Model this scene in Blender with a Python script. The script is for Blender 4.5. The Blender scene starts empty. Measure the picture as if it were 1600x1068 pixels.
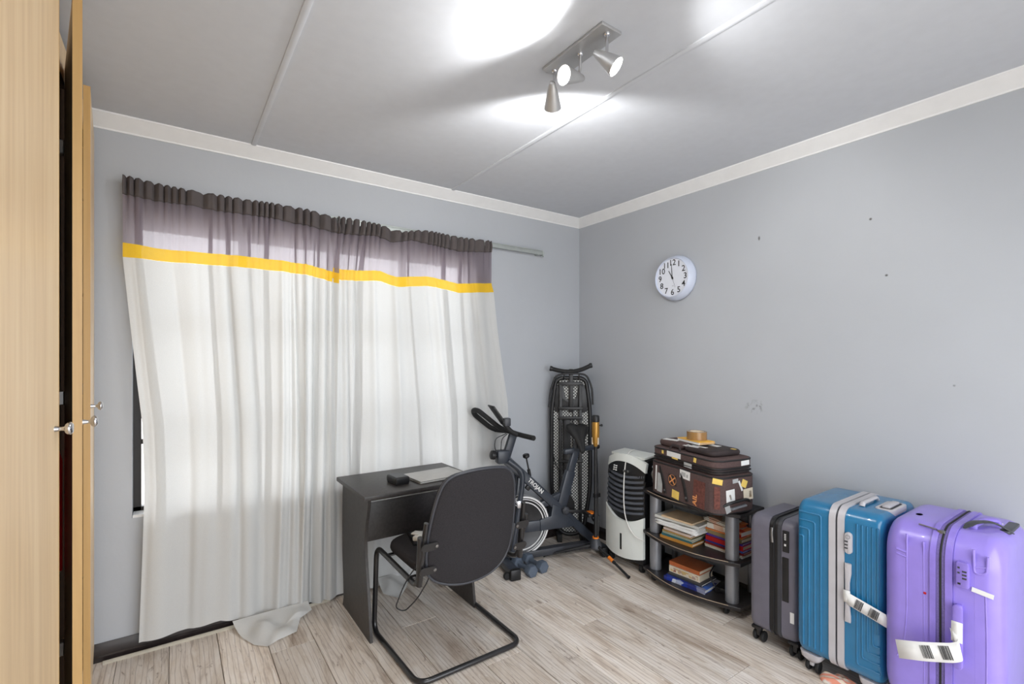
import bpy, bmesh, math, random
from mathutils import Vector, Matrix, Euler
random.seed(7)
scene = bpy.context.scene
COL = scene.collection
PI = math.pi
R = math.radians

# ------------------------------------------------------------ camera
cam_d = bpy.data.cameras.new('camera')
cam_d.sensor_fit = 'HORIZONTAL'; cam_d.sensor_width = 36.0
cam_d.lens = 36.0 * 754.0 / 1600.0
cam_d.shift_y = 25.0 / 1600.0
cam_d.clip_start = 0.02
cam = bpy.data.objects.new('camera', cam_d); COL.objects.link(cam)
cam.location = (-2.777, -2.967, 1.42)
cam.rotation_euler = (R(90), 0, R(54.83 - 90))
scene.camera = cam

# ------------------------------------------------------------ world and light
world = bpy.data.worlds.new('overcast_sky'); scene.world = world
world.use_nodes = True
wb = world.node_tree.nodes['Background']
wb.inputs['Color'].default_value = (0.93, 0.96, 1.0, 1)
wb.inputs['Strength'].default_value = 5.0

def area(name, loc, rot, sx, sy, energy=0, color=(1, 1, 1), portal=False):
    l = bpy.data.lights.new(name, 'AREA'); l.shape = 'RECTANGLE'; l.size = sx; l.size_y = sy
    l.energy = energy; l.color = color
    if portal: l.cycles.is_portal = True
    o = bpy.data.objects.new(name, l); COL.objects.link(o); o.location = loc; o.rotation_euler = rot
    return o
area('window_daylight_portal', (-1.99, 0.22, 1.38), (R(-90), 0, 0), 1.9, 1.5, portal=True)
area('fill_opening_portal', (-1.65, -3.72, 1.18), (R(90), 0, 0), 2.7, 2.36, portal=True)  # guides sky light through the unseen opening added for fill

vs = scene.view_settings
vs.view_transform = 'Standard'; vs.look = 'None'; vs.gamma = 1.0; vs.use_curve_mapping = False
vs.exposure = 0.0
scene.cycles.max_bounces = 10
scene.cycles.diffuse_bounces = 6
scene.cycles.transparent_max_bounces = 12
scene.cycles.sample_clamp_indirect = 6.0
LAMP_W = 18.0

# ------------------------------------------------------------ materials
MATS = {}
def srgb(c):
    return tuple(((v / 255.0) / 12.92 if v / 255.0 <= 0.04045 else ((v / 255.0 + 0.055) / 1.055) ** 2.4) for v in c)
def newmat(name):
    m = bpy.data.materials.new(name); m.use_nodes = True
    nt = m.node_tree
    b = nt.nodes.get('Principled BSDF')
    MATS[name] = m
    return m, nt, b
def N(nt, t, **kw):
    n = nt.nodes.new(t)
    for k, v in kw.items():
        if k in n.inputs.keys(): n.inputs[k].default_value = v
        else: setattr(n, k, v)
    return n
def coords(nt, scale=(1, 1, 1), out='Object', loc=(0, 0, 0)):
    tc = N(nt, 'ShaderNodeTexCoord'); mp = N(nt, 'ShaderNodeMapping')
    mp.inputs['Scale'].default_value = scale; mp.inputs['Location'].default_value = loc
    nt.links.new(tc.outputs[out], mp.inputs['Vector'])
    return mp.outputs['Vector']
def ramp(nt, fac, stops):
    r = N(nt, 'ShaderNodeValToRGB')
    e = r.color_ramp.elements
    while len(e) < len(stops): e.new(0.5)
    for i, (p, c) in enumerate(stops):
        e[i].position = p; e[i].color = tuple(c) + (1,)
    nt.links.new(fac, r.inputs['Fac'])
    return r.outputs['Color']
def plain(name, rgb, rough=0.5, metal=0.0, var=0.12, scale=18.0, bump=0.0, bscale=200.0, spec=0.5, coat=0.0):
    """solid colour with a little procedural mottling and fine relief"""
    m, nt, b = newmat(name)
    c = srgb(rgb)
    n = N(nt, 'ShaderNodeTexNoise', Scale=scale, Detail=4.0)
    nt.links.new(coords(nt), n.inputs['Vector'])
    lo = tuple(v * (1 - var) for v in c); hi = tuple(min(1, v * (1 + var)) for v in c)
    nt.links.new(ramp(nt, n.outputs['Fac'], [(0.3, lo), (0.7, hi)]), b.inputs['Base Color'])
    b.inputs['Roughness'].default_value = rough; b.inputs['Metallic'].default_value = metal
    b.inputs['Specular IOR Level'].default_value = spec
    b.inputs['Coat Weight'].default_value = coat
    if bump:
        n2 = N(nt, 'ShaderNodeTexNoise', Scale=bscale, Detail=3.0)
        nt.links.new(coords(nt), n2.inputs['Vector'])
        bp = N(nt, 'ShaderNodeBump', Strength=bump, Distance=0.002)
        nt.links.new(n2.outputs['Fac'], bp.inputs['Height']); nt.links.new(bp.outputs['Normal'], b.inputs['Normal'])
    return m
def grain(name, stops, axis, rough=0.45, stretch=14.0, fine=60.0, perobj=False):
    """wood grain running along `axis` (0 x, 1 y, 2 z)"""
    m, nt, b = newmat(name)
    sc = [stretch] * 3; sc[axis] = stretch * 0.06
    vec = coords(nt, sc)
    if perobj:
        oi = N(nt, 'ShaderNodeObjectInfo'); mul = N(nt, 'ShaderNodeMath', operation='MULTIPLY'); mul.inputs[1].default_value = 37.0
        nt.links.new(oi.outputs['Random'], mul.inputs[0])
        cx = N(nt, 'ShaderNodeCombineXYZ')
        for k in range(3): nt.links.new(mul.outputs[0], cx.inputs[k])
        ad = N(nt, 'ShaderNodeVectorMath', operation='ADD')
        nt.links.new(vec, ad.inputs[0]); nt.links.new(cx.outputs[0], ad.inputs[1]); vec = ad.outputs[0]
    n1 = N(nt, 'ShaderNodeTexNoise', Scale=1.0, Detail=6.0, Roughness=0.6, Distortion=0.8)
    nt.links.new(vec, n1.inputs['Vector'])
    sc2 = [fine] * 3; sc2[axis] = fine * 0.03
    n2 = N(nt, 'ShaderNodeTexNoise', Scale=1.0, Detail=3.0)
    nt.links.new(coords(nt, sc2), n2.inputs['Vector'])
    mx = N(nt, 'ShaderNodeMix', data_type='FLOAT'); mx.inputs[0].default_value = 0.35
    nt.links.new(n1.outputs['Fac'], mx.inputs[2]); nt.links.new(n2.outputs['Fac'], mx.inputs[3])
    col = ramp(nt, mx.outputs[0], stops)
    if perobj:
        hs = N(nt, 'ShaderNodeHueSaturation')
        mr = N(nt, 'ShaderNodeMapRange'); mr.inputs['To Min'].default_value = 0.86; mr.inputs['To Max'].default_value = 1.12
        nt.links.new(oi.outputs['Random'], mr.inputs['Value']); nt.links.new(mr.outputs[0], hs.inputs['Value'])
        nt.links.new(col, hs.inputs['Color']); col = hs.outputs['Color']
    nt.links.new(col, b.inputs['Base Color'])
    b.inputs['Roughness'].default_value = rough
    bp = N(nt, 'ShaderNodeBump', Strength=0.15, Distance=0.001)
    nt.links.new(mx.outputs[0], bp.inputs['Height']); nt.links.new(bp.outputs['Normal'], b.inputs['Normal'])
    return m
def cloth(name, rgb, trans=0.5, clear=0.0, trgb=None, weave=700.0):
    """thin woven cloth: diffuse + translucent (+ a little see-through)"""
    m, nt, b = newmat(name); nt.nodes.remove(b)
    out = nt.nodes['Material Output']
    c = srgb(rgb)
    n = N(nt, 'ShaderNodeTexNoise', Scale=weave, Detail=2.0); nt.links.new(coords(nt), n.inputs['Vector'])
    col = ramp(nt, n.outputs['Fac'], [(0.3, tuple(v * 0.93 for v in c)), (0.7, tuple(min(1, v * 1.05) for v in c))])
    d = N(nt, 'ShaderNodeBsdfDiffuse'); t = N(nt, 'ShaderNodeBsdfTranslucent')
    nt.links.new(col, d.inputs['Color'])
    if trgb: t.inputs['Color'].default_value = srgb(trgb) + (1,)
    else: nt.links.new(col, t.inputs['Color'])
    bp = N(nt, 'ShaderNodeBump', Strength=0.12, Distance=0.001)
    n3 = N(nt, 'ShaderNodeTexNoise', Scale=40.0, Detail=5.0); nt.links.new(coords(nt), n3.inputs['Vector'])
    nt.links.new(n3.outputs['Fac'], bp.inputs['Height']); nt.links.new(bp.outputs['Normal'], d.inputs['Normal'])
    mx = N(nt, 'ShaderNodeMixShader'); mx.inputs[0].default_value = trans
    nt.links.new(d.outputs[0], mx.inputs[1]); nt.links.new(t.outputs[0], mx.inputs[2])
    last = mx
    if clear:
        tp = N(nt, 'ShaderNodeBsdfTransparent'); mx2 = N(nt, 'ShaderNodeMixShader'); mx2.inputs[0].default_value = clear
        nt.links.new(mx.outputs[0], mx2.inputs[1]); nt.links.new(tp.outputs[0], mx2.inputs[2]); last = mx2
    nt.links.new(last.outputs[0], out.inputs['Surface'])
    return m
def emit(name, rgb, strength):
    m, nt, b = newmat(name)
    b.inputs['Base Color'].default_value = (1, 1, 1, 1)
    b.inputs['Emission Color'].default_value = srgb(rgb) + (1,)
    b.inputs['Emission Strength'].default_value = strength
    return m

def wall_mat(name, rgb, marks):
    m, nt, b = newmat(name)
    c = srgb(rgb)
    n = N(nt, 'ShaderNodeTexNoise', Scale=1.3, Detail=5.0); nt.links.new(coords(nt), n.inputs['Vector'])
    col = ramp(nt, n.outputs['Fac'], [(0.3, tuple(v * 0.965 for v in c)), (0.7, tuple(v * 1.035 for v in c))])
    tc = N(nt, 'ShaderNodeTexCoord')
    for (p, rad, strength, noisy) in marks:              # small scuffs and nail holes in the paint
        sp = N(nt, 'ShaderNodeVectorMath', operation='SUBTRACT'); sp.inputs[1].default_value = p
        nt.links.new(tc.outputs['Object'], sp.inputs[0])
        ml = N(nt, 'ShaderNodeVectorMath', operation='MULTIPLY'); ml.inputs[1].default_value = (0, 1 / rad[0], 1 / rad[1])
        nt.links.new(sp.outputs[0], ml.inputs[0])
        ln = N(nt, 'ShaderNodeVectorMath', operation='LENGTH'); nt.links.new(ml.outputs[0], ln.inputs[0])
        mr = N(nt, 'ShaderNodeMapRange'); mr.inputs['From Min'].default_value = 0.4; mr.inputs['From Max'].default_value = 1.0
        mr.inputs['To Min'].default_value = strength; mr.inputs['To Max'].default_value = 0.0
        nt.links.new(ln.outputs['Value'], mr.inputs['Value'])
        f = mr.outputs[0]
        if noisy:
            n4 = N(nt, 'ShaderNodeTexNoise', Scale=38.0, Detail=3.0); nt.links.new(tc.outputs['Object'], n4.inputs['Vector'])
            mr2 = N(nt, 'ShaderNodeMapRange'); mr2.inputs['From Min'].default_value = 0.5; mr2.inputs['From Max'].default_value = 0.62
            nt.links.new(n4.outputs['Fac'], mr2.inputs['Value'])
            mm = N(nt, 'ShaderNodeMath', operation='MULTIPLY'); nt.links.new(f, mm.inputs[0]); nt.links.new(mr2.outputs[0], mm.inputs[1]); f = mm.outputs[0]
        mx = N(nt, 'ShaderNodeMix', data_type='RGBA')
        nt.links.new(f, mx.inputs[0]); nt.links.new(col, mx.inputs[6]); mx.inputs[7].default_value = (0.05, 0.045, 0.04, 1)
        col = mx.outputs[2]
    nt.links.new(col, b.inputs['Base Color'])
    b.inputs['Roughness'].default_value = 0.55
    n2 = N(nt, 'ShaderNodeTexNoise', Scale=16.0, Detail=7.0, Roughness=0.6); nt.links.new(coords(nt), n2.inputs['Vector'])
    bp = N(nt, 'ShaderNodeBump', Strength=0.25, Distance=0.004)
    nt.links.new(n2.outputs['Fac'], bp.inputs['Height']); nt.links.new(bp.outputs['Normal'], b.inputs['Normal'])
    return m

WALL_RGB = (176, 180, 186)
wall_mat('wall_paint', WALL_RGB, [])
wall_mat('wall_paint_right', WALL_RGB, [((0, -1.486, 1.137), (0.075, 0.045), 0.45, True), ((0, -1.508, 2.112), (0.008, 0.016), 0.8, False),
          ((0, -2.053, 2.095), (0.008, 0.008), 0.9, False), ((0, -2.117, 1.813), (0.008, 0.007), 0.9, False), ((0, -2.36, 1.30), (0.006, 0.006), 0.5, False)])
plain('ceiling_paint', (204, 208, 215), 0.8, var=0.02, bump=0.05, bscale=60)
plain('cornice_white', (232, 233, 234), 0.5, var=0.02)
plain('skirting_dark', (38, 31, 31), 0.3, var=0.3, coat=0.3)
plain('bead_cream', (188, 182, 168), 0.5)
plain('subfloor', (70, 60, 52), 0.9)
def laminate(name):
    m, nt, b = newmat(name)
    oi = N(nt, 'ShaderNodeObjectInfo'); mul = N(nt, 'ShaderNodeMath', operation='MULTIPLY'); mul.inputs[1].default_value = 53.0
    nt.links.new(oi.outputs['Random'], mul.inputs[0])
    cx = N(nt, 'ShaderNodeCombineXYZ')
    for k in range(3): nt.links.new(mul.outputs[0], cx.inputs[k])
    def vec(sx, sy):
        ad = N(nt, 'ShaderNodeVectorMath', operation='ADD'); nt.links.new(coords(nt, (sx, sy, 1)), ad.inputs[0]); nt.links.new(cx.outputs[0], ad.inputs[1]); return ad.outputs[0]
    n1 = N(nt, 'ShaderNodeTexNoise', Scale=1.0, Detail=5.0, Roughness=0.6, Distortion=1.2); nt.links.new(vec(8, 1.8), n1.inputs['Vector'])
    n2 = N(nt, 'ShaderNodeTexNoise', Scale=1.0, Detail=6.0, Roughness=0.7, Distortion=0.6); nt.links.new(vec(46, 3.2), n2.inputs['Vector'])
    n3 = N(nt, 'ShaderNodeTexNoise', Scale=1.0, Detail=3.0, Roughness=0.6, Distortion=2.5); nt.links.new(vec(20, 4.5), n3.inputs['Vector'])
    wv = N(nt, 'ShaderNodeTexWave', Scale=1.6, Distortion=9.0, Detail=3.0); wv.inputs['Detail Scale'].default_value = 1.2; nt.links.new(vec(9, 0.9), wv.inputs['Vector'])
    base = ramp(nt, n1.outputs['Fac'], [(0.28, srgb((176, 158, 142))), (0.44, srgb((214, 202, 189))), (0.58, srgb((226, 217, 208))), (0.76, srgb((236, 230, 223)))])
    def over(col, fac, lo, hi, rgb, amt):
        mr = N(nt, 'ShaderNodeMapRange'); mr.inputs['From Min'].default_value = lo; mr.inputs['From Max'].default_value = hi; mr.inputs['To Max'].default_value = amt
        nt.links.new(fac, mr.inputs['Value']); mx = N(nt, 'ShaderNodeMix', data_type='RGBA')
        nt.links.new(mr.outputs[0], mx.inputs[0]); nt.links.new(col, mx.inputs[6]); mx.inputs[7].default_value = srgb(rgb) + (1,)
        return mx.outputs[2]
    c = over(base, n2.outputs['Fac'], 0.54, 0.72, (146, 127, 112), 0.6)
    c = over(c, n2.outputs['Fac'], 0.46, 0.32, (238, 233, 227), 0.65)
    c = over(c, wv.outputs['Fac'], 0.86, 0.99, (142, 124, 110), 0.45)
    c = over(c, n3.outputs['Fac'], 0.62, 0.72, (126, 106, 90), 0.7)
    c = over(c, n3.outputs['Fac'], 0.33, 0.25, (240, 236, 230), 0.7)
    hs = N(nt, 'ShaderNodeHueSaturation'); mr = N(nt, 'ShaderNodeMapRange'); mr.inputs['To Min'].default_value = 0.86; mr.inputs['To Max'].default_value = 1.14
    nt.links.new(oi.outputs['Random'], mr.inputs['Value']); nt.links.new(mr.outputs[0], hs.inputs['Value']); nt.links.new(c, hs.inputs['Color'])
    nt.links.new(hs.outputs['Color'], b.inputs['Base Color']); b.inputs['Roughness'].default_value = 0.42
    bp = N(nt, 'ShaderNodeBump', Strength=0.12, Distance=0.001); nt.links.new(n2.outputs['Fac'], bp.inputs['Height']); nt.links.new(bp.outputs['Normal'], b.inputs['Normal'])
laminate('laminate')
grain('wardrobe_wood', [(0.25, srgb((196, 166, 126))), (0.5, srgb((220, 192, 152))), (0.75, srgb((232, 210, 174)))], 2, 0.4, 12.0, 60.0)
grain('wardrobe_edge', [(0.25, srgb((176, 138, 84))), (0.6, srgb((202, 164, 106))), (0.8, srgb((218, 184, 128)))], 2, 0.4, 10.0, 50.0)
plain('wardrobe_inside_shaded', (70, 52, 38), 0.6)  # interior shade put into the colour, darker than the outer wood
plain('chrome', (215, 215, 218), 0.12, 1.0, var=0.03)
plain('steel', (150, 150, 150), 0.3, 1.0, var=0.05)
plain('red_cloth', (190, 16, 22), 0.8, bump=0.4)
plain('gap_shade_black', (30, 28, 30), 0.9, bump=0.4)  # black of the added form that darkens the wardrobe gap
cloth('curtain_white', (222, 223, 222), 0.29)
cloth('curtain_grey', (134, 126, 133), 0.45, 0.05, (212, 202, 210))
cloth('curtain_header', (98, 92, 92), 0.12, 0.0)
cloth('curtain_yellow', (242, 198, 62), 0.3, 0.01)
plain('track_metal', (176, 182, 180), 0.45, 0.4, var=0.05)
plain('frame_dark', (34, 30, 30), 0.4)
plain('outside_paving', (196, 190, 180), 0.8)
plain('desk_black', (56, 53, 52), 0.42, var=0.25, scale=60, bump=0.1)
plain('tube_black', (32, 31, 32), 0.28, var=0.1, coat=0.2)
plain('fabric_black', (50, 48, 50), 0.95, var=0.25, scale=300, bump=0.5, bscale=900, spec=0.2)
plain('plastic_black', (26, 26, 28), 0.42, var=0.15)
plain('plastic_charcoal', (58, 60, 66), 0.4, var=0.1)
plain('laptop_silver', (186, 184, 180), 0.35, 0.5, var=0.04)
plain('white_plastic', (232, 231, 226), 0.35, var=0.03)
plain('bike_frame', (52, 57, 66), 0.35, var=0.1)
plain('rubber', (24, 24, 25), 0.7, bump=0.2)
plain('orange_plastic', (240, 130, 30), 0.5)
plain('flywheel_dark', (48, 48, 50), 0.35, 0.3)
plain('flywheel_rim', (226, 226, 226), 0.4, 0.0, var=0.04)
plain('bronze', (176, 132, 62), 0.35, 0.6)
plain('dumbbell_blue', (84, 95, 110), 0.6, var=0.12, bump=0.15)
plain('cooler_white', (226, 230, 226), 0.4, var=0.02)
plain('cooler_grey', (84, 88, 96), 0.4)
plain('post_silver', (150, 152, 158), 0.35, 0.5, var=0.04)
plain('shelf_black', (40, 37, 38), 0.35, var=0.2)
plain('shelf_edge', (168, 150, 128), 0.4)
plain('case_brown', (84, 66, 64), 0.85, var=0.15, scale=120, bump=0.4, bscale=700)
plain('case_brown_dark', (48, 38, 38), 0.7, var=0.2, bump=0.3)
plain('piping_black', (30, 27, 28), 0.5)
plain('paper_white', (228, 228, 226), 0.7, var=0.04)
plain('paper_cream', (222, 210, 188), 0.8, var=0.06)
plain('sticker_yellow', (232, 200, 104), 0.7)
plain('sticker_grey', (176, 178, 178), 0.7)
plain('sticker_maroon', (104, 60, 52), 0.8, var=0.35, scale=70)
plain('print_orange', (232, 158, 96), 0.7)
plain('print_black', (36, 36, 38), 0.7)
plain('tape_brown', (156, 118, 68), 0.25, var=0.12, coat=0.5)
plain('notebook_yellow', (238, 184, 74), 0.6)
plain('grey_shell', (104, 102, 114), 0.38, var=0.06, bump=0.15, bscale=500)
plain('blue_shell', (32, 112, 156), 0.25, var=0.05, coat=0.3)
plain('trim_grey', (186, 184, 188), 0.4, var=0.04)
plain('purple_shell', (146, 128, 214), 0.3, var=0.04, coat=0.2)
plain('purple_zip', (112, 98, 158), 0.7, var=0.2, scale=200)
plain('purple_part', (138, 120, 206), 0.35)
plain('clock_rim', (206, 214, 232), 0.35, var=0.03)
plain('clock_face', (226, 230, 240), 0.5, var=0.02)
plain('lamp_metal', (190, 190, 190), 0.35, 0.6, var=0.04)
emit('bulb_glow', (255, 252, 246), 40.0)

def perforated(name):
    m, nt, b = newmat(name); out = nt.nodes['Material Output']
    b.inputs['Base Color'].default_value = srgb((30, 31, 34)) + (1,); b.inputs['Roughness'].default_value = 0.6
    w = []
    for ang in (45, -45):
        tc = N(nt, 'ShaderNodeTexCoord'); mp = N(nt, 'ShaderNodeMapping'); mp.inputs['Rotation'].default_value = (0, R(ang), 0)
        nt.links.new(tc.outputs['Object'], mp.inputs['Vector'])
        wv = N(nt, 'ShaderNodeTexWave', Scale=19.0, wave_profile='SIN'); wv.bands_direction = 'X'
        nt.links.new(mp.outputs[0], wv.inputs['Vector']); w.append(wv)
    mn = N(nt, 'ShaderNodeMath', operation='MINIMUM')
    nt.links.new(w[0].outputs['Fac'], mn.inputs[0]); nt.links.new(w[1].outputs['Fac'], mn.inputs[1])
    gt = N(nt, 'ShaderNodeMath', operation='GREATER_THAN'); gt.inputs[1].default_value = 0.22
    nt.links.new(mn.outputs[0], gt.inputs[0])
    mx = N(nt, 'ShaderNodeMix', data_type='RGBA')
    nt.links.new(gt.outputs[0], mx.inputs[0]); mx.inputs[6].default_value = srgb((30, 31, 34)) + (1,); mx.inputs[7].default_value = srgb((206, 207, 204)) + (1,)
    nt.links.new(mx.outputs[2], b.inputs['Base Color'])
perforated('perforated_black')
def glass(name):
    m, nt, b = newmat(name); nt.nodes.remove(b); out = nt.nodes['Material Output']
    tp = N(nt, 'ShaderNodeBsdfTransparent'); gl = N(nt, 'ShaderNodeBsdfGlossy', Roughness=0.02)
    fr = N(nt, 'ShaderNodeFresnel', IOR=1.45); mx = N(nt, 'ShaderNodeMixShader')
    nt.links.new(fr.outputs[0], mx.inputs[0]); nt.links.new(tp.outputs[0], mx.inputs[1]); nt.links.new(gl.outputs[0], mx.inputs[2])
    nt.links.new(mx.outputs[0], out.inputs['Surface'])
glass('window_glass')
def striped(name):
    m, nt, b = newmat(name)
    wv = N(nt, 'ShaderNodeTexWave', Scale=14.0, Distortion=2.0); nt.links.new(coords(nt), wv.inputs['Vector'])
    nt.links.new(ramp(nt, wv.outputs['Fac'], [(0.2, srgb((228, 208, 184))), (0.5, srgb((214, 214, 210))), (0.8, srgb((222, 146, 122)))]), b.inputs['Base Color'])
    b.inputs['Roughness'].default_value = 0.9
striped('striped_cloth')
def blotch(name, cols, scale=30.0):
    m, nt, b = newmat(name)
    v = N(nt, 'ShaderNodeTexVoronoi', Scale=scale); nt.links.new(coords(nt), v.inputs['Vector'])
    k = len(cols)
    r = ramp(nt, v.outputs['Color'], [(0.25 + 0.5 * i / max(1, k - 1), srgb(c)) for i, c in enumerate(cols)])
    nt.links.new(r, b.inputs['Base Color']); b.inputs['Roughness'].default_value = 0.45
blotch('cover_floral', [(232, 226, 214), (236, 130, 60), (222, 214, 196), (200, 60, 40)], 16)
blotch('spine_print', [(226, 214, 196), (150, 84, 60), (232, 222, 206), (206, 176, 120)], 55)
blotch('cover_blue_white', [(36, 58, 150), (52, 100, 190), (222, 226, 232), (40, 50, 120)], 22)

# ------------------------------------------------------------ mesh helpers
class MB:
    def __init__(s): s.v = []; s.f = []
    def add(s, vs, fs, M=None):
        o = len(s.v)
        for p in vs:
            p = Vector(p)
            s.v.append(M @ p if M else p)
        for f in fs: s.f.append(tuple(o + i for i in f))
        return s
    def frombm(s, bm, M=None):
        bm.verts.ensure_lookup_table(); bm.verts.index_update()
        s.add([v.co.copy() for v in bm.verts], [[v.index for v in f.verts] for f in bm.faces], M); bm.free(); return s
    def box(s, lo, hi, r=0.0, seg=2, M=None):
        c = [(a + b) / 2 for a, b in zip(lo, hi)]; d = [abs(b - a) for a, b in zip(lo, hi)]
        bm = bmesh.new(); bmesh.ops.create_cube(bm, size=1.0)
        for v in bm.verts: v.co = Vector((v.co.x * d[0] + c[0], v.co.y * d[1] + c[1], v.co.z * d[2] + c[2]))
        if r > 0:
            r = min(r, min(d) * 0.49)
            bmesh.ops.bevel(bm, geom=list(bm.edges), offset=r, segments=seg, profile=0.5, affect='EDGES')
        return s.frombm(bm, M)
    def prism(s, poly, a, b, axis=2, r=0.0, seg=2, M=None):
        """polygon extruded along `axis` from a to b; poly in the two other axes (cyclic order)"""
        def P(p, t):
            if axis == 0: return (t, p[0], p[1])
            if axis == 1: return (p[0], t, p[1])
            return (p[0], p[1], t)
        bm = bmesh.new()
        A = [bm.verts.new(P(p, a)) for p in poly]; B = [bm.verts.new(P(p, b)) for p in poly]
        n = len(poly); caps = [bm.faces.new(A), bm.faces.new(B)]
        for i in range(n): bm.faces.new((A[i], A[(i + 1) % n], B[(i + 1) % n], B[i]))
        bmesh.ops.recalc_face_normals(bm, faces=bm.faces)
        if r > 0:
            es = list({e for f in caps for e in f.edges})
            bmesh.ops.bevel(bm, geom=es, offset=r, segments=seg, profile=0.5, affect='EDGES')
        return s.frombm(bm, M)
    def tube(s, path, r, n=10, closed=False, cap=True, M=None, flat=None):
        pts = [Vector(p) for p in path]; k = len(pts)
        tang = []
        for i in range(k):
            if closed: t = pts[(i + 1) % k] - pts[i - 1]
            elif i == 0: t = pts[1] - pts[0]
            elif i == k - 1: t = pts[-1] - pts[-2]
            else: t = (pts[i + 1] - pts[i]).normalized() + (pts[i] - pts[i - 1]).normalized()
            tang.append(t.normalized())
        ref = Vector((0, 0, 1)) if abs(tang[0].z) < 0.9 else Vector((1, 0, 0))
        nrm = (ref - tang[0] * ref.dot(tang[0])).normalized()
        vs, fs = [], []
        for i in range(k):
            nrm = (nrm - tang[i] * nrm.dot(tang[i])).normalized()
            bi = tang[i].cross(nrm)
            rr = r[i] if isinstance(r, (list, tuple)) else r
            for j in range(n):
                a = 2 * PI * j / n
                ca, sa = math.cos(a), math.sin(a)
                if flat: ca *= flat
                vs.append(pts[i] + nrm * (ca * rr) + bi * (sa * rr))
        m = k if closed else k - 1
        for i in range(m):
            for j in range(n):
                a = i * n + j; b = i * n + (j + 1) % n; c = ((i + 1) % k) * n + (j + 1) % n; d = ((i + 1) % k) * n + j
                fs.append((a, b, c, d))
        if cap and not closed:
            fs.append(tuple(range(n - 1, -1, -1))); fs.append(tuple((k - 1) * n + j for j in range(n)))
        return s.add(vs, fs, M)
    def lathe(s, prof, n=24, M=None, closed=False):
        """prof: (radius, height) list, around local z"""
        vs, fs = [], []
        k = len(prof)
        for (r, h) in prof:
            for j in range(n):
                a = 2 * PI * j / n; vs.append((r * math.cos(a), r * math.sin(a), h))
        for i in range(k if closed else k - 1):
            i2 = (i + 1) % k
            for j in range(n): fs.append((i * n + j, i * n + (j + 1) % n, i2 * n + (j + 1) % n, i2 * n + j))
        if not closed:
            if prof[0][0] > 1e-6: fs.append(tuple(range(n - 1, -1, -1)))
            if prof[-1][0] > 1e-6: fs.append(tuple((k - 1) * n + j for j in range(n)))
        return s.add(vs, fs, M)
    def grid(s, fn, nu, nv, M=None):
        vs = [fn(i / nu, j / nv) for j in range(nv + 1) for i in range(nu + 1)]
        fs = [(j * (nu + 1) + i, j * (nu + 1) + i + 1, (j + 1) * (nu + 1) + i + 1, (j + 1) * (nu + 1) + i) for j in range(nv) for i in range(nu)]
        return s.add(vs, fs, M)
    def loft(s, secs, M=None, cap=True):
        n = len(secs[0]); vs = [p for q in secs for p in q]; fs = []
        for i in range(len(secs) - 1):
            for j in range(n): fs.append((i * n + j, i * n + (j + 1) % n, (i + 1) * n + (j + 1) % n, (i + 1) * n + j))
        if cap: fs.append(tuple(range(n - 1, -1, -1))); fs.append(tuple((len(secs) - 1) * n + j for j in range(n)))
        return s.add(vs, fs, M)
    def text(s, body, size, M, depth=0.0004, align='CENTER', bold=0.0):
        cu = bpy.data.curves.new('lettering', 'FONT'); cu.body = body; cu.size = size; cu.align_x = align; cu.align_y = 'CENTER'
        cu.extrude = depth; cu.resolution_u = 3; cu.offset = bold
        o = bpy.data.objects.new('lettering', cu); COL.objects.link(o)
        dg = bpy.context.evaluated_depsgraph_get(); dg.update()
        me = o.evaluated_get(dg).to_mesh()
        s.add([v.co.copy() for v in me.vertices], [tuple(p.vertices) for p in me.polygons], M)
        bpy.data.objects.remove(o, do_unlink=True); bpy.data.curves.remove(cu)
        return s
    def mesh(s, name, smooth=35):
        me = bpy.data.meshes.new(name)
        me.from_pydata([tuple(v) for v in s.v], [], s.f); me.update()
        bm = bmesh.new(); bm.from_mesh(me); bmesh.ops.recalc_face_normals(bm, faces=bm.faces); bm.to_mesh(me); bm.free()
        if smooth:
            me.polygons.foreach_set('use_smooth', [True] * len(me.polygons))
            me.set_sharp_from_angle(angle=R(smooth))
        return me
    def build(s, name, m, parent=None, smooth=35, label=None, solid=0.0):
        me = s.mesh(name, smooth); me.materials.append(MATS[m])
        o = bpy.data.objects.new(name, me); COL.objects.link(o)
        if parent: o.parent = parent
        if label: o['label'] = label
        if solid:
            md = o.modifiers.new('thickness', 'SOLIDIFY'); md.thickness = solid; md.offset = 0
        return o
def thing(name, label, cat, loc=(0, 0, 0), rotz=0.0, group=None, rot=None):
    o = bpy.data.objects.new(name, None); COL.objects.link(o); o.empty_display_size = 0.05
    o.location = loc; o.rotation_euler = rot if rot else (0, 0, rotz)
    o['label'] = label; o['category'] = cat
    if group: o['group'] = group
    return o
def tag(o, label, cat, group=None):
    o['label'] = label; o['category'] = cat
    if group: o['group'] = group
    return o
def struct(o):
    o['kind'] = 'structure'; return o
def fillet(path, r, n=5, closed=False):
    """round the corners of a polyline"""
    pts = [Vector(p) for p in path]; out = []; k = len(pts)
    for i in range(k):
        if not closed and i in (0, k - 1): out.append(pts[i]); continue
        p0, p1, p2 = pts[i - 1], pts[i], pts[(i + 1) % k]
        a = (p0 - p1); b = (p2 - p1)
        d = min(r, a.length * 0.48, b.length * 0.48)
        A = p1 + a.normalized() * d; B = p1 + b.normalized() * d
        for j in range(n + 1):
            t = j / n; out.append(A * (1 - t) ** 2 + p1 * 2 * t * (1 - t) + B * t ** 2)
    return out
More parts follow.
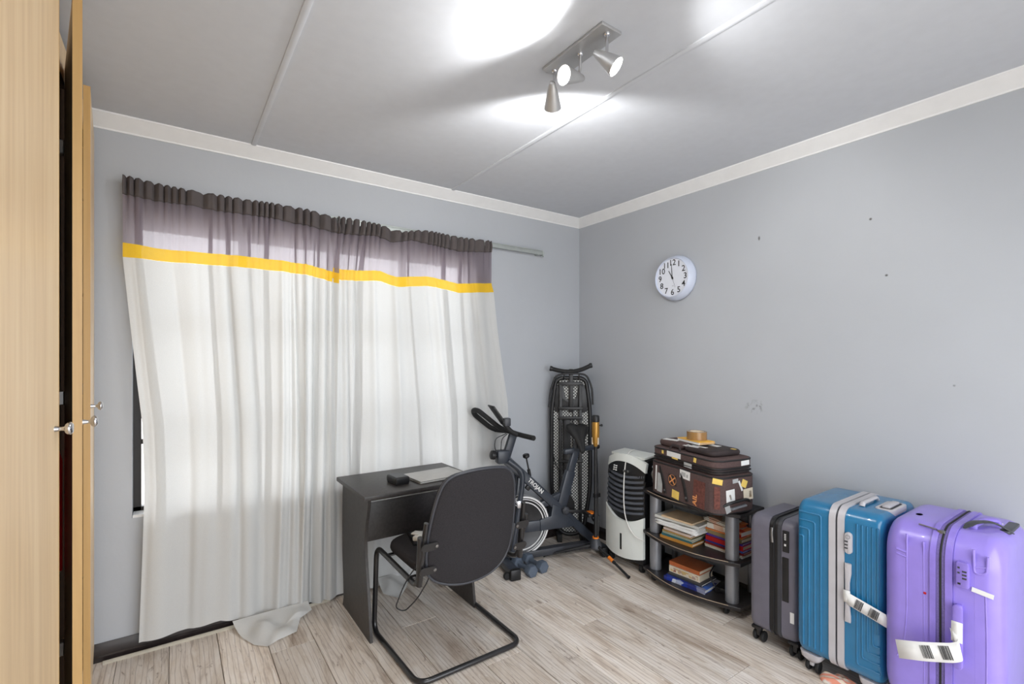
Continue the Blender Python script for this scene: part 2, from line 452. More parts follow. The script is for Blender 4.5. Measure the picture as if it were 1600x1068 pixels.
def rrect(w, h, r, n=6):
    """rounded rectangle outline centred on 0"""
    r = min(r, w * 0.499, h * 0.499); out = []
    for (cx, cy, a0) in ((w / 2 - r, h / 2 - r, 0), (-w / 2 + r, h / 2 - r, 90), (-w / 2 + r, -h / 2 + r, 180), (w / 2 - r, -h / 2 + r, 270)):
        for j in range(n + 1):
            a = R(a0 + 90.0 * j / n); out.append((cx + r * math.cos(a), cy + r * math.sin(a)))
    return out
def interp(pts, x):
    if x <= pts[0][0]: return pts[0][1]
    for (a, b), (c, d) in zip(pts, pts[1:]):
        if x <= c:
            t = (x - a) / (c - a); return b + (d - b) * t
    return pts[-1][1]
def frame(origin, xaxis, yaxis):
    X = Vector(xaxis).normalized(); Y = Vector(yaxis).normalized(); Z = X.cross(Y)
    return Matrix(((X.x, Y.x, Z.x, origin[0]), (X.y, Y.y, Z.y, origin[1]), (X.z, Y.z, Z.z, origin[2]), (0, 0, 0, 1)))
def axis_frame(origin, zaxis):
    Z = Vector(zaxis).normalized(); ref = Vector((0, 0, 1)) if abs(Z.z) < 0.9 else Vector((1, 0, 0))
    X = ref.cross(Z).normalized(); return frame(origin, X, Z.cross(X))

# ============================================================ the setting
CEIL = 2.56
XL, YF = -3.68, -3.65
WX0, WX1, WZ0, WZ1 = -2.935, -1.05, 0.645, 2.10
b = MB()
b.box((XL - 0.2, 0, 0), (WX0, 0.2, CEIL)); b.box((WX1, 0, 0), (0.2, 0.2, CEIL))
b.box((WX0, 0, 0), (WX1, 0.2, WZ0)); b.box((WX0, 0, WZ1), (WX1, 0.2, CEIL))
struct(b.build('wall_back', 'wall_paint', smooth=0))
struct(MB().box((0, YF - 0.2, 0), (0.2, 0, CEIL)).build('wall_right', 'wall_paint_right', smooth=0))
struct(MB().box((XL - 0.2, YF - 0.2, 0), (XL, 0, CEIL)).build('wall_left', 'wall_paint', smooth=0))
DX0, DX1, DZ = -3.0, -0.3, 2.36
b = MB()
b.box((XL, YF - 0.2, 0), (DX0, YF, CEIL)); b.box((DX1, YF - 0.2, 0), (0, YF, CEIL)); b.box((DX0, YF - 0.2, DZ), (DX1, YF, CEIL))
struct(b.build('wall_front', 'wall_paint', smooth=0))
b = MB()                                           # unseen wide opening behind the camera, added to let in fill light
b.box((DX0, YF - 0.2, 0), (DX0 + 0.05, YF + 0.01, DZ)); b.box((DX1 - 0.05, YF - 0.2, 0), (DX1, YF + 0.01, DZ)); b.box((DX0, YF - 0.2, DZ - 0.05), (DX1, YF + 0.01, DZ))
struct(b.build('fill_opening_frame', 'cornice_white', smooth=0))
struct(MB().box((XL - 0.2, YF - 0.2, CEIL), (0.2, 0.2, CEIL + 0.1)).build('ceiling', 'ceiling_paint', smooth=0))
struct(MB().box((-14, -14, -0.3), (14, 14, -0.25)).build('ground_outside', 'outside_paving', smooth=0))

# laminate floor, one object per plank
floor = struct(MB().box((XL - 0.2, YF - 0.2, -0.25), (0.2, 0.2, -0.012)).build('floor', 'subfloor', smooth=0))
PW, PL, GAP = 0.2, 1.285, 0.0024
PM = {}
def plank_mesh(L, w):
    key = (round(L, 3), round(w, 3))
    if key not in PM:
        m = MB().box((0, 0, -0.012), (w - GAP, L - GAP, 0), 0.0012, 1).mesh('plank', 30); m.materials.append(MATS['laminate']); PM[key] = m
    return PM[key]
rnd = random.Random(3)
x = -3.587; k = 0
ends = {3: -0.42, 4: -0.33, 5: -0.30, 12: -0.96}
while x < -0.002:
    w = min(PW, -0.002 - x)
    y = 0.0 - (0.18 + 1.0 * ((k * 0.37 + rnd.random() * 0.2) % 1.0)); top = -0.002
    while top > YF:
        bot = max(y, YF)
        if top - bot > 0.02:
            o = bpy.data.objects.new('plank', plank_mesh(top - bot, w)); COL.objects.link(o); o.location = (x, bot, 0); o.parent = floor
        top = bot; y = bot - PL
    x += w; k += 1

# skirting, quarter bead
prof = [(0, 0), (-0.018, 0), (-0.018, 0.022), (-0.013, 0.028), (-0.013, 0.060), (-0.006, 0.074), (-0.004, 0.082), (0, 0.082)]
struct(MB().prism([(p[0], p[1]) for p in prof], -3.10, 0.0, axis=0).build('baseboard_back', 'skirting_dark'))
b = MB(); b.prism([(p[0], p[1]) for p in prof], YF, -0.018, axis=1)
struct(b.build('baseboard_right', 'skirting_dark'))
bead = MB().prism([(-0.040, 0.0), (-0.052, 0.0), (-0.052, 0.006), (-0.048, 0.011), (-0.042, 0.013), (-0.040, 0.013)], -3.04, -2.02, axis=0)
struct(bead.build('trim_5', 'bead_cream'))
# coved cornices
def cove(n=8):
    P = [(0, CEIL), (0, 2.497), (-0.006, 2.497), (-0.007, 2.505)]
    for j in range(n + 1):
        a = R(90.0 * j / n); P.append((-0.058 + 0.050 * math.cos(a) - 0.002, 2.503 + 0.049 * math.sin(a)))
    P += [(-0.066, 2.553), (-0.068, CEIL)]
    return P
def cove2():
    P = [(0, CEIL), (0, 2.497), (-0.005, 2.497), (-0.007, 2.504)]
    for j in range(9):
        a = R(90.0 * j / 8); P.append((-0.062 + 0.055 * math.cos(a), 2.504 + 0.046 * (1 - math.cos(R(90 * j / 8)))))
    P += [(-0.063, 2.551), (-0.067, 2.553), (-0.068, CEIL)]
    return P
struct(MB().prism(cove2(), XL, 0.0, axis=0).build('trim_1', 'cornice_white'))
struct(MB().prism(cove2(), YF, 0.0, axis=1).build('trim_2', 'cornice_white'))
# cover strips on the ceiling board joints
for i, xx in enumerate((-1.222, -2.420)):
    b = MB().prism([(xx - 0.013, CEIL), (xx - 0.012, CEIL - 0.005), (xx - 0.004, CEIL - 0.007), (xx + 0.004, CEIL - 0.007), (xx + 0.012, CEIL - 0.005), (xx + 0.013, CEIL)], YF, -0.066, axis=1)
    struct(b.build('trim_%d' % (3 + i), 'ceiling_paint'))

# steel window behind the curtains
win = bpy.data.objects.new('window_1', None); COL.objects.link(win); struct(win); win.location = ((WX0 + WX1) / 2, 0.1, WZ0)
def wb_(b, x0, x1, z0, z1, y0=-0.02, y1=0.02):
    return b.box((x0 - win.location.x, y0, z0 - WZ0), (x1 - win.location.x, y1, z1 - WZ0))
b = MB(); t = 0.032
wb_(b, WX0, WX1, WZ0, WZ0 + t); wb_(b, WX0, WX1, WZ1 - t, WZ1); wb_(b, WX0, WX0 + t, WZ0, WZ1); wb_(b, WX1 - t, WX1, WZ0, WZ1)
cols = [WX0, WX0 + 0.48, WX0 + 0.96, WX0 + 1.42, WX1]
for c in cols[1:-1]: wb_(b, c - 0.02, c + 0.02, WZ0, WZ1)
b.build('window_frame', 'frame_dark', win, 0)
rows = [WZ0, 1.0, 1.13, 1.62, WZ1]
for c0, c1 in zip(cols, cols[1:]):
    for zz in rows[1:-1]:
        wb_(MB(), c0 + 0.02, c1 - 0.02, zz - 0.012, zz + 0.012, -0.012, 0.012).build('glazing_bar', 'frame_dark', win, 0)
    for r0, r1 in zip(rows, rows[1:]):
        wb_(MB(), c0 + 0.015, c1 - 0.015, r0 + 0.008, r1 - 0.008, -0.002, 0.002).build('pane', 'window_glass', win, 0)
wb_(MB(), WX0 + 0.002, WX1 - 0.002, WZ0 + 0.0, WZ0 + 0.012, -0.098, -0.02).build('window_sill', 'cornice_white', win, 0)

# curtain track on the wall
tr = thing('curtain_track', 'grey metal curtain track on the wall above the window, bare at its right end', 'curtain track', (-1.7, -0.035, 2.235))
b = MB().box((-1.24, -0.008, -0.016), (1.275, 0.008, 0.016), 0.003)
b.box((-1.24, -0.012, 0.010), (1.275, 0.004, 0.018), 0.002)
b.build('rail', 'track_metal', tr)
for xx in (-1.2, -0.3, 0.6, 1.24):
    MB().box((xx - 0.012, -0.004, -0.02), (xx + 0.012, 0.035, 0.01), 0.002).build('bracket', 'track_metal', tr)
b = MB().prism([(1.268, 0.020), (1.290, 0.006), (1.284, -0.030), (1.272, -0.020)], -0.012, 0.012, axis=1); b.build('end_cap', 'track_metal', tr)

# ============================================================ curtains
def curtain(name, label, topx, bedges, lines, folds, seed, ybase=-0.06):
    """lines: z(x) polylines header top / header bottom / band bottom / yellow bottom; bottom hem"""
    t = thing(name, label, 'curtain', ((topx[0] + topx[1]) / 2, 0, 0))
    ox = t.location.x
    rr = random.Random(seed)
    NU = 260
    ht, hb, yt, yb, hem = lines
    gauss = []
    for (c0, c1, n, amp, wd) in folds:                     # irregular pleats: position, spread, depth, width
        for i in range(n):
            gauss.append((c0 + (c1 - c0) * (i + rr.uniform(0.15, 0.85)) / n, amp * rr.uniform(0.45, 1.0) * rr.choice((1, 1, -1)), wd * rr.uniform(0.6, 1.5), rr.uniform(-0.05, 0.05)))
    def fold(u, z):
        s = 0.25 * math.sin(2 * PI * 2.3 * u + seed)
        for (c, a, w, dr) in gauss:
            q = (u - c - dr * (2.2 - z) / 2.2) / (w * (0.7 + 0.25 * (2.2 - z)))
            if abs(q) < 3.2: s += a * math.exp(-q * q)
        return s
    pinch = [(rr.random(), 0.25 + 0.75 * rr.random(), 60 + 50 * rr.random()) for _ in range(7)]
    def ruff(u):
        q = 25 * u + 0.55 * math.sin(13 * u + seed) + 0.3 * math.sin(31 * u)
        return 1.5 * abs(math.sin(PI * q)) ** 0.8 - 0.95 + 0.10 * math.sin(2 * PI * 2.7 * q)
    def X(u, z):
        x0t, x1t = topx; x0b, x1b = bedges
        e0 = interp(x0b, -z); e1 = interp(x1b, -z)
        return e0 + (e1 - e0) * u
    def xtop(u): return topx[0] + (topx[1] - topx[0]) * u
    def zz(line, u): return interp(line, xtop(u))
    def Y(u, z):
        k = max(0.0, min(1.0, (2.15 - z) / 0.5)); r = max(0.0, 1 - (2.25 - z) / 0.42)
        y = ybase + 0.004 + 0.024 * (0.25 + 0.75 * k) * fold(u, z) - 0.006 * r * ruff(u)
        return max(-0.104, min(-0.020, y)) + 0.002 * math.sin(31 * u + 5 * z)
    def strip(l0, l1, nv, extra):
        def fn(u, v):
            z0 = zz(l0, u); z1 = zz(l1, u); z = z0 + (z1 - z0) * v
            y = Y(u, z) + extra(u, v, z)
            return (X(u, z) - ox, y, z)
        return MB().grid(fn, NU, nv)
    def hd(u, v, z):
        return -0.013 * ruff(u) * (0.45 + 0.55 * math.sin(PI * min(1, v * 1.0))) - 0.006 * math.sin(PI * v) - 0.004
    ht2 = ht
    b = strip(ht2, hb, 10, hd)
    for i, p in enumerate(b.v):                       # frilled upper edge
        if i <= NU: b.v[i] = Vector((p.x, p.y, p.z + 0.007 * ruff(i / NU)))
    b.build('header', 'curtain_header', t, 60, solid=0.004)
    strip(hb, yt, 12, lambda u, v, z: -0.008 * ruff(u) * (1 - v) ** 1.5).build('sheer_band', 'curtain_grey', t, 80)
    strip(yt, yb, 4, lambda u, v, z: -0.001).build('yellow_band', 'curtain_yellow', t, 80)
    strip(yb, hem, 60, lambda u, v, z: 0.0).build('drape', 'curtain_white', t, 80)
    for (c, a, w, dr) in gauss:                             # cloth doubled over behind the deeper pleats
        if abs(a) < 0.42 or rr.random() < 0.35: continue
        hw = w * rr.uniform(0.25, 0.6); nv = 40
        for (l0, l1, m) in ((hb, yt, 'curtain_grey'), (yb, hem, 'curtain_white')):
            def fp(u, v, l0=l0, l1=l1):
                uu0 = c + (u - 0.5) * 2 * hw; z = zz(l0, min(1, max(0, uu0))) * (1 - v) + zz(l1, min(1, max(0, uu0))) * v
                uu = min(1, max(0, uu0 + dr * (2.2 - z) / 2.2)); k = 0.6 + 0.4 * min(1, (2.2 - z))
                uu = min(1, max(0, c + dr * (2.2 - z) / 2.2 + (u - 0.5) * 2 * hw * k))
                return (X(uu, z) - ox, min(-0.012, Y(uu, z) + 0.004 + 0.006 * math.sin(PI * u)), z)
            MB().grid(fp, 6, nv).build('pleat', m, t, 80)
    def hm(u, v):
        z1 = zz(hem, u); z = z1 + 0.055 * (1 - v)
        return (X(u, z) - ox, Y(u, z) - 0.0025, z)
    MB().grid(hm, NU, 3).build('hem', 'curtain_white', t, 80)
    return t
LT = [(-2.963, 2.274), (-2.838, 2.262), (-2.693, 2.256), (-2.455, 2.256), (-2.343, 2.262), (-2.112, 2.254), (-2.003, 2.237), (-1.975, 2.20)]
LB = [(-2.963, 2.187), (-2.838, 2.179), (-2.693, 2.184), (-2.593, 2.175), (-2.455, 2.180), (-2.343, 2.182), (-2.24, 2.172), (-2.122, 2.166), (-1.975, 2.150)]
LY = [(-2.969, 1.962), (-2.838, 1.952), (-2.609, 1.956), (-2.43, 1.960), (-2.254, 1.956), (-2.122, 1.946), (-1.975, 1.918)]
LYB = [(p[0], p[1] - 0.060 - (0.008 if i == 0 else 0)) for i, p in enumerate(LY)]
LH = [(-2.963, 0.067), (-2.80, 0.060), (-2.70, 0.055), (-2.60, 0.062), (-2.50, 0.035), (-2.38, 0.022), (-2.30, 0.014), (-2.20, 0.020), (-2.10, 0.012), (-1.975, 0.012)]
cl = curtain('curtain', 'left floor-length white curtain with charcoal header and yellow band, beside the wardrobe', (-2.966, -1.975),
        ([(-2.3, -2.966), (-1.89, -2.966), (-1.6, -2.940), (-1.3, -2.912), (-1.1, -2.892), (-0.8, -2.884), (-0.5, -2.892), (0, -2.908)], [(-2.3, -1.968), (-1.9, -1.972), (-1.0, -1.985), (0, -2.0)]),
        (LT, LB, LY, LYB, LH), [(0.0, 0.70, 7, 0.8, 0.036), (0.66, 1.0, 8, 1.5, 0.015), (0, 1, 8, 0.3, 0.014)], 5, -0.065)
RT = [(-1.96, 2.250), (-1.837, 2.252), (-1.714, 2.243), (-1.62, 2.222), (-1.56, 2.222), (-1.44, 2.25), (-1.386, 2.254), (-1.158, 2.246), (-1.0, 2.252), (-0.905, 2.255)]
RB = [(-1.96, 2.160), (-1.913, 2.155), (-1.738, 2.172), (-1.621, 2.147), (-1.5, 2.178), (-1.158, 2.150), (-0.905, 2.178)]
RY = [(-1.96, 1.950), (-1.902, 1.945), (-1.691, 1.960), (-1.598, 1.931), (-1.386, 1.957), (-1.172, 1.931), (-0.905, 1.957)]
RYB = [(p[0], p[1] - 0.063) for p in RY]
RH = [(-1.96, 0.012), (-0.905, 0.014)]
cr = curtain('curtain', 'right floor-length white curtain with charcoal header and yellow band, behind the desk', (-1.962, -0.905),
        ([(-2.3, -1.972), (-1.9, -2.01), (0, -2.04)], [(-2.3, -0.905), (-1.95, -0.900), (-1.89, -0.879), (-1.6, -0.842), (-1.32, -0.797), (-1.09, -0.758), (-0.76, -0.74), (0, -0.73)]),
        (RT, RB, RY, RYB, RH), [(0.0, 0.14, 4, 1.3, 0.014), (0.1, 1.0, 9, 1.0, 0.032), (0, 1, 8, 0.3, 0.014)], 11, -0.052)
# the curtain foot trailing on the floor
def puddle(poly, parent, ox):
    c = Vector((sum(p[0] for p in poly) / len(poly), sum(p[1] for p in poly) / len(poly), 0))
    ring = 14; dens = []
    k = len(poly)
    for i in range(k):
        a = Vector((*poly[i], 0)); d = Vector((*poly[(i + 1) % k], 0))
        for j in range(5): dens.append(a.lerp(d, j / 5))
    n = len(dens); vs = []; fs = []
    for q in range(ring + 1):
        t = q / ring
        for p in dens:
            w = p.lerp(c, 1 - t)
            e = math.exp(-(abs(w.y) - 0.06) / 0.055); h = 0.005 + 0.060 * e + (0.022 * abs(math.sin(17 * w.x + 10 * w.y)) ** 1.5 + 0.010 * math.sin(38 * w.x - 25 * w.y)) * (1 - t ** 3) + 0.010 * (1 - t)
            vs.append((w.x - ox, w.y, max(0.004, h)))
    for q in range(ring):
        for i in range(n): fs.append((q * n + i, q * n + (i + 1) % n, (q + 1) * n + (i + 1) % n, (q + 1) * n + i))
    MB().add(vs, fs).build('trailing_foot', 'curtain_white', parent, 80)
puddle([(-2.52, -0.075), (-2.49, -0.185), (-2.445, -0.290), (-2.394, -0.340), (-2.340, -0.310), (-2.25, -0.285), (-2.21, -0.17), (-2.14, -0.13), (-2.15, -0.075)], cl, cl.location.x)
puddle([(-1.74, -0.06), (-1.745, -0.17), (-1.68, -0.26), (-1.60, -0.17), (-1.53, -0.06)], cr, cr.location.x)

# ============================================================ wardrobe
wr = thing('built_in_wardrobe', 'tall pale wooden built-in wardrobe with doors ajar along the left wall', 'wardrobe', (-3.38, -0.88, 0))
WFX = -3.09
def wl(p): return (p[0] + 3.38, p[1] + 0.88, p[2])
def wbox(lo, hi, nm, m, r=0.001): return MB().box(wl(lo), wl(hi), r, 1).build(nm, m, wr)
wbox((XL + 0.005, -1.74, 0.0), (WFX, -0.012, 0.08), 'plinth', 'wardrobe_wood')
wbox((XL + 0.005, -1.74, 0.08), (WFX, -1.722, 2.53), 'side_panel', 'wardrobe_wood')
wbox((XL + 0.005, -0.028, 0.08), (WFX, -0.012, 2.53), 'side_panel', 'wardrobe_wood')
wbox((XL + 0.005, -0.624, 0.08), (WFX - 0.002, -0.608, 2.385), 'partition', 'wardrobe_inside_shaded')
wbox((WFX - 0.0018, -0.624, 0.08), (WFX, -0.608, 2.385), 'edge_strip', 'wardrobe_wood', 0)
wbox((XL + 0.005, -1.722, 0.08), (XL + 0.012, -0.03, 2.40), 'back_panel', 'wardrobe_inside_shaded')
wbox((XL + 0.013, -1.722, 2.386), (WFX, -0.03, 2.402), 'top_panel', 'wardrobe_inside_shaded')
wbox((WFX - 0.016, -1.74, 2.403), (WFX + 0.0, -0.004, 2.53), 'fascia', 'wardrobe_wood')
wbox((XL + 0.013, -0.606, 1.70), (WFX - 0.02, -0.03, 1.716), 'shelf', 'wardrobe_inside_shaded')
MB().tube([wl((-3.21, -1.72, 2.28)), wl((-3.21, -0.62, 2.28))], 0.012).build('hanging_rail', 'chrome', wr)
def knob(parent, loc, d):
    M = axis_frame(loc, d)
    MB().lathe([(0.0, 0), (0.008, 0.0), (0.0065, 0.006), (0.005, 0.014), (0.006, 0.019), (0.013, 0.022), (0.0168, 0.027), (0.0165, 0.032), (0.011, 0.036), (0, 0.037)], 20, M).build('knob', 'chrome', parent, 60)
def wdoor(hinge, lead, hinge_far, z0=0.09, z1=2.44):
    h = Vector((hinge[0] + 3.38, hinge[1] + 0.88, 0)); l = Vector((lead[0] + 3.38, lead[1] + 0.88, 0))
    d = (l - h); w = d.length; d.normalize()
    out = Vector((-d.y, d.x, 0)); 
    if out.x < 0: out = -out
    M = Matrix(((d.x, out.x, 0, h.x), (d.y, out.y, 0, h.y), (0, 0, 1, 0), (0, 0, 0, 1)))
    o = MB().box((0, -0.020, z0), (w, 0, z1), 0.0015, 1, M).build('door', 'wardrobe_wood', wr)
    # lipped leading edge
    MB().box((w - 0.0002, -0.0205, z0), (w + 0.001, 0.0005, z1), 0.0, 1, M).build('edge_strip', 'wardrobe_edge', o)
    kp = M @ Vector((w - 0.035, 0, 1.236)); knob(o, kp, M.to_3x3() @ Vector((0, 1, 0)))
    for zz in (0.4, 1.28, 2.16):
        MB().box((-0.004, -0.045, zz - 0.025), (0.03, -0.021, zz + 0.025), 0.003, 1, M).build('hinge', 'steel', o)
    return o
wdoor((-3.062, -1.718), (-3.022, -1.229), False)
wdoor((-3.070, -0.645), (-2.984, -1.157), True)
wdoor((-3.070, -0.040), (-3.028, -0.570), True)
# red clothes behind the doors, plus a black form added to darken the gap
def garment(name, label, c, w, z0, z1, m, seed):
    r2 = random.Random(seed); ph = r2.random() * 6
    def fn(u, v):
        a = 2 * PI * u; k = 0.72 + 0.28 * min(1, v * 4)
        rx = w[0] * k * (1 + 0.10 * math.sin(5 * a + ph)); ry = w[1] * k * (1 + 0.16 * math.sin(7 * a + ph + 3 * v))
        return (rx * math.cos(a), ry * math.sin(a), (z1 - z0) * (1 - v))
    o = MB().grid(fn, 40, 16).build(name, m, None, 60); o.location = (c[0], c[1], z0)
    tag(o, label, 'clothing')
garment('gap_shade_form', 'black form added to darken the gap between the wardrobe doors', (-3.196, -0.676, 0), (0.095, 0.042), 1.16, 2.27, 'gap_shade_black', 2)
wbox((XL + 0.013, -1.715, 0.66), (WFX - 0.01, -0.63, 0.676), 'shelf', 'wardrobe_inside_shaded')
garment('red_clothes', 'red clothes bundled upright on a shelf, seen through the gap between the wardrobe doors', (-3.192, -0.676, 0), (0.092, 0.042), 0.677, 1.19, 'red_cloth', 4)

# ============================================================ ceiling spotlight bar
lamp = thing('spotlight_bar', 'brushed metal three-headed spotlight bar on the ceiling', 'ceiling light', (-1.54, -1.65, CEIL))
MB().box((-0.048, -0.16, -0.012), (0.048, 0.165, 0), 0.003).build('mounting_plate', 'lamp_metal', lamp)
def head(stem_xy, piv, direction, watts, cone=156, blend=0.22):
    sx, sy = stem_xy
    MB().tube(fillet([(sx, sy, -0.01), (sx, sy, piv[2] + 0.03), piv], 0.012, 4), 0.0055, 10).lathe([(0.011, -0.011), (0.011, -0.018), (0.006, -0.022)], 14, Matrix.Translation((sx, sy, 0))).build('stem', 'chrome', lamp, 60)
    d = Vector(direction).normalized()
    M = axis_frame(piv, d)
    h = MB().lathe([(0.0, -0.055), (0.008, -0.054), (0.012, -0.048), (0.022, -0.01), (0.034, 0.045), (0.0345, 0.048), (0.032, 0.047), (0.028, 0.03), (0.0, 0.028)], 28, M).build('spot_head', 'lamp_metal', lamp, 50)
    MB().lathe([(0.0, 0.0485), (0.012, 0.0475), (0.022, 0.045), (0.026, 0.041), (0.026, 0.034), (0.0, 0.034)], 24, M).build('bulb', 'bulb_glow', h, 60)
    l = bpy.data.lights.new('spot_beam', 'SPOT'); l.energy = watts; l.spot_size = R(cone); l.spot_blend = blend; l.shadow_soft_size = 0.022; l.color = (1.0, 0.985, 0.96)
    lo = bpy.data.objects.new('spot_beam', l); COL.objects.link(lo); lo.parent = lamp
    p = Vector(piv) + d * 0.075
    lo.location = p; lo.rotation_euler = (-d).to_track_quat('Z', 'Y').to_euler()
head((0.0, -0.135), (-0.005, -0.135, -0.105), (0.44, -0.58, -0.64), LAMP_W * 0.85, 158, 0.4)
head((0.0, 0.0), (-0.035, 0.0, -0.110), (-0.93, -0.02, -0.20), LAMP_W * 1.05, 156, 0.4)
head((-0.01, 0.135), (-0.02, 0.135, -0.115), (0.45, 0.52, -0.46), LAMP_W * 1.25, 170, 0.3)

# ============================================================ wall clock
ck = thing('wall_clock', 'round pale blue plastic wall clock with large digits on the right wall', 'clock', (0, -0.955, 1.955))
MC = frame((0, 0, 0), (0, -1, 0), (0, 0, 1))                # local x -> -y (to the viewer's right), y -> up, z -> into the room (-x)
CKR = 0.150
MB().lathe([(0.0, 0.0), (CKR * 0.96, 0.0), (CKR, 0.006), (CKR, 0.020), (CKR * 0.985, 0.028), (CKR * 0.95, 0.042), (CKR * 0.875, 0.064), (CKR * 0.86, 0.066), (CKR * 0.845, 0.062), (CKR * 0.84, 0.050), (0, 0.050)], 64, MC).build('rim', 'clock_rim', ck, 50)
MB().lathe([(0.0, 0.0522), (CKR * 0.838, 0.0522), (CKR * 0.838, 0.0502), (0, 0.0502)], 48, MC).build('dial', 'clock_face', ck)
for i in range(1, 13):
    a = R(90 - 30 * i); rr = CKR * 0.655
    txt = str(i)
    MB().text(txt, 0.054, MC @ Matrix.Translation((rr * math.cos(a), rr * math.sin(a), 0.0526)), 0.0003, bold=0.0006).build('numeral', 'print_black', ck, 0)
b = MB().text('--', 0.022, MC @ Matrix.Translation((0.004, -CKR * 0.36, 0.0526)), 0.0003)
b.build('brand_print', 'print_black', ck, 0)
def hand(ang, L, w, zz, nm):
    a = R(90 - ang); d = Vector((math.cos(a), math.sin(a), 0)); q = Vector((-d.y, d.x, 0))
    p = [(-d * 0.012 - q * w), (d * L - q * w * 0.6), (d * L + q * w * 0.6), (-d * 0.012 + q * w)]
    MB().prism([(v.x, v.y) for v in p], zz, zz + 0.0008, axis=2, M=MC).build(nm, 'print_black', ck, 0)
hand(329, 0.056, 0.0036, 0.0535, 'hour_hand'); hand(356, 0.090, 0.0027, 0.0548, 'minute_hand'); hand(160, 0.072, 0.0006, 0.0560, 'second_hand')
MB().lathe([(0.006, 0.052), (0.006, 0.0575), (0, 0.0578)], 16, MC).build('hub', 'print_black', ck)

# ============================================================ desk
DK = (-1.665, -0.36, 0)
dk = thing('writing_desk', 'small black wooden desk with wavy side panels in front of the curtains', 'desk', DK)
def dl(p): return tuple(a - c for a, c in zip(p, DK))
top = MB().box(dl((-2.003, -0.607, 0.712)), dl((-1.328, -0.112, 0.735)), 0.004, 2); top.build('desktop', 'desk_black', dk)
prof = [(-0.130, 0.0), (-0.60, 0.0), (-0.597, 0.03), (-0.575, 0.16), (-0.548, 0.29), (-0.525, 0.40), (-0.518, 0.48), (-0.530, 0.56), (-0.556, 0.63), (-0.572, 0.68), (-0.574, 0.711), (-0.135, 0.711), (-0.130, 0.62), (-0.122, 0.48), (-0.124, 0.30), (-0.14, 0.16), (-0.148, 0.05)]
for xx in (-1.965, -1.366):
    MB().prism([(p[0] - DK[1], p[1]) for p in prof], xx - 0.008 - DK[0], xx + 0.008 - DK[0], axis=0, r=0.0012, seg=1).build('side_panel', 'desk_black', dk)
MB().box(dl((-1.957, -0.508, 0.474)), dl((-1.374, -0.492, 0.676)), 0.001).build('front_panel', 'desk_black', dk)
MB().box(dl((-1.952, -0.510, 0.6762)), dl((-1.379, -0.491, 0.6805)), 0.0005, 1).build('edge_strip', 'paper_white', dk)
for xx in (-1.965, -1.366):
    for yy in (-0.56, -0.17):
        MB().lathe([(0.008, 0), (0.008, 0.004), (0, 0.004)], 12, Matrix.Translation(dl((xx, yy, -0.0001)))).build('glide', 'plastic_black', dk)
lp = thing('laptop', 'closed silver laptop lying on the black desk', 'laptop', (-1.53, -0.425, 0.7352), R(4))
MB().box((-0.155, -0.108, 0.0), (0.155, 0.108, 0.009), 0.004, 2).build('base', 'laptop_silver', lp)
MB().box((-0.155, -0.108, 0.0095), (0.155, 0.108, 0.016), 0.003, 2).build('lid', 'laptop_silver', lp)
MB().box((-0.150, -0.106, 0.0085), (0.150, 0.106, 0.0100)).build('seam', 'plastic_black', lp)
ad = thing('charging_dock', 'small black box with rounded corners on the desk beside the laptop', 'adapter', (-1.762, -0.44, 0.7352), R(3))
MB().box((-0.042, -0.062, 0.003), (0.042, 0.062, 0.042), 0.010, 3).build('body', 'plastic_black', ad)
MB().box((-0.038, -0.058, 0.0), (0.038, 0.058, 0.006), 0.003).build('foot_pad', 'rubber', ad)
MB().box((-0.034, -0.052, 0.0415), (0.034, 0.052, 0.0428), 0.0005, 1).build('top_plate', 'plastic_charcoal', ad)

# ============================================================ cantilever chair
CH = (-1.635, -0.78, 0)
ch = thing('cantilever_chair', 'black cantilever tube chair with padded fabric back, drawn up to the desk', 'chair', CH)
def cl_(p): return tuple(a - c for a, c in zip(p, CH))
XLc, XRc, ZT = -1.915, -1.357, 0.0128
path = [(-1.918, -1.085, 0.66), (-1.905, -1.04, 0.44), (-1.900, -1.00, 0.425), (-1.905, -0.60, 0.445), (-1.912, -0.535, 0.43), (-1.920, -0.520, 0.05), (-1.922, -0.53, ZT), (XLc + 0.015, -1.035, ZT),
        (XRc - 0.015, -1.035, ZT), (XRc, -0.53, ZT), (XRc, -0.520, 0.05), (-1.366, -0.535, 0.43), (-1.372, -0.60, 0.445), (-1.376, -1.00, 0.425), (-1.372, -1.04, 0.44), (-1.358, -1.085, 0.66)]
path = [(-1.918, -1.075, 0.66), (-1.905, -1.025, 0.425), (-1.912, -0.525, 0.448), (-1.922, -0.515, ZT), (XLc + 0.005, -1.037, ZT), (XRc - 0.005, -1.037, ZT), (XRc, -0.515, ZT), (-1.366, -0.525, 0.448), (-1.376, -1.025, 0.425), (-1.362, -1.075, 0.66)]
MB().tube(fillet([cl_(p) for p in path], 0.065, 7), 0.0125, 12).build('tube_frame', 'tube_black', ch, 60)
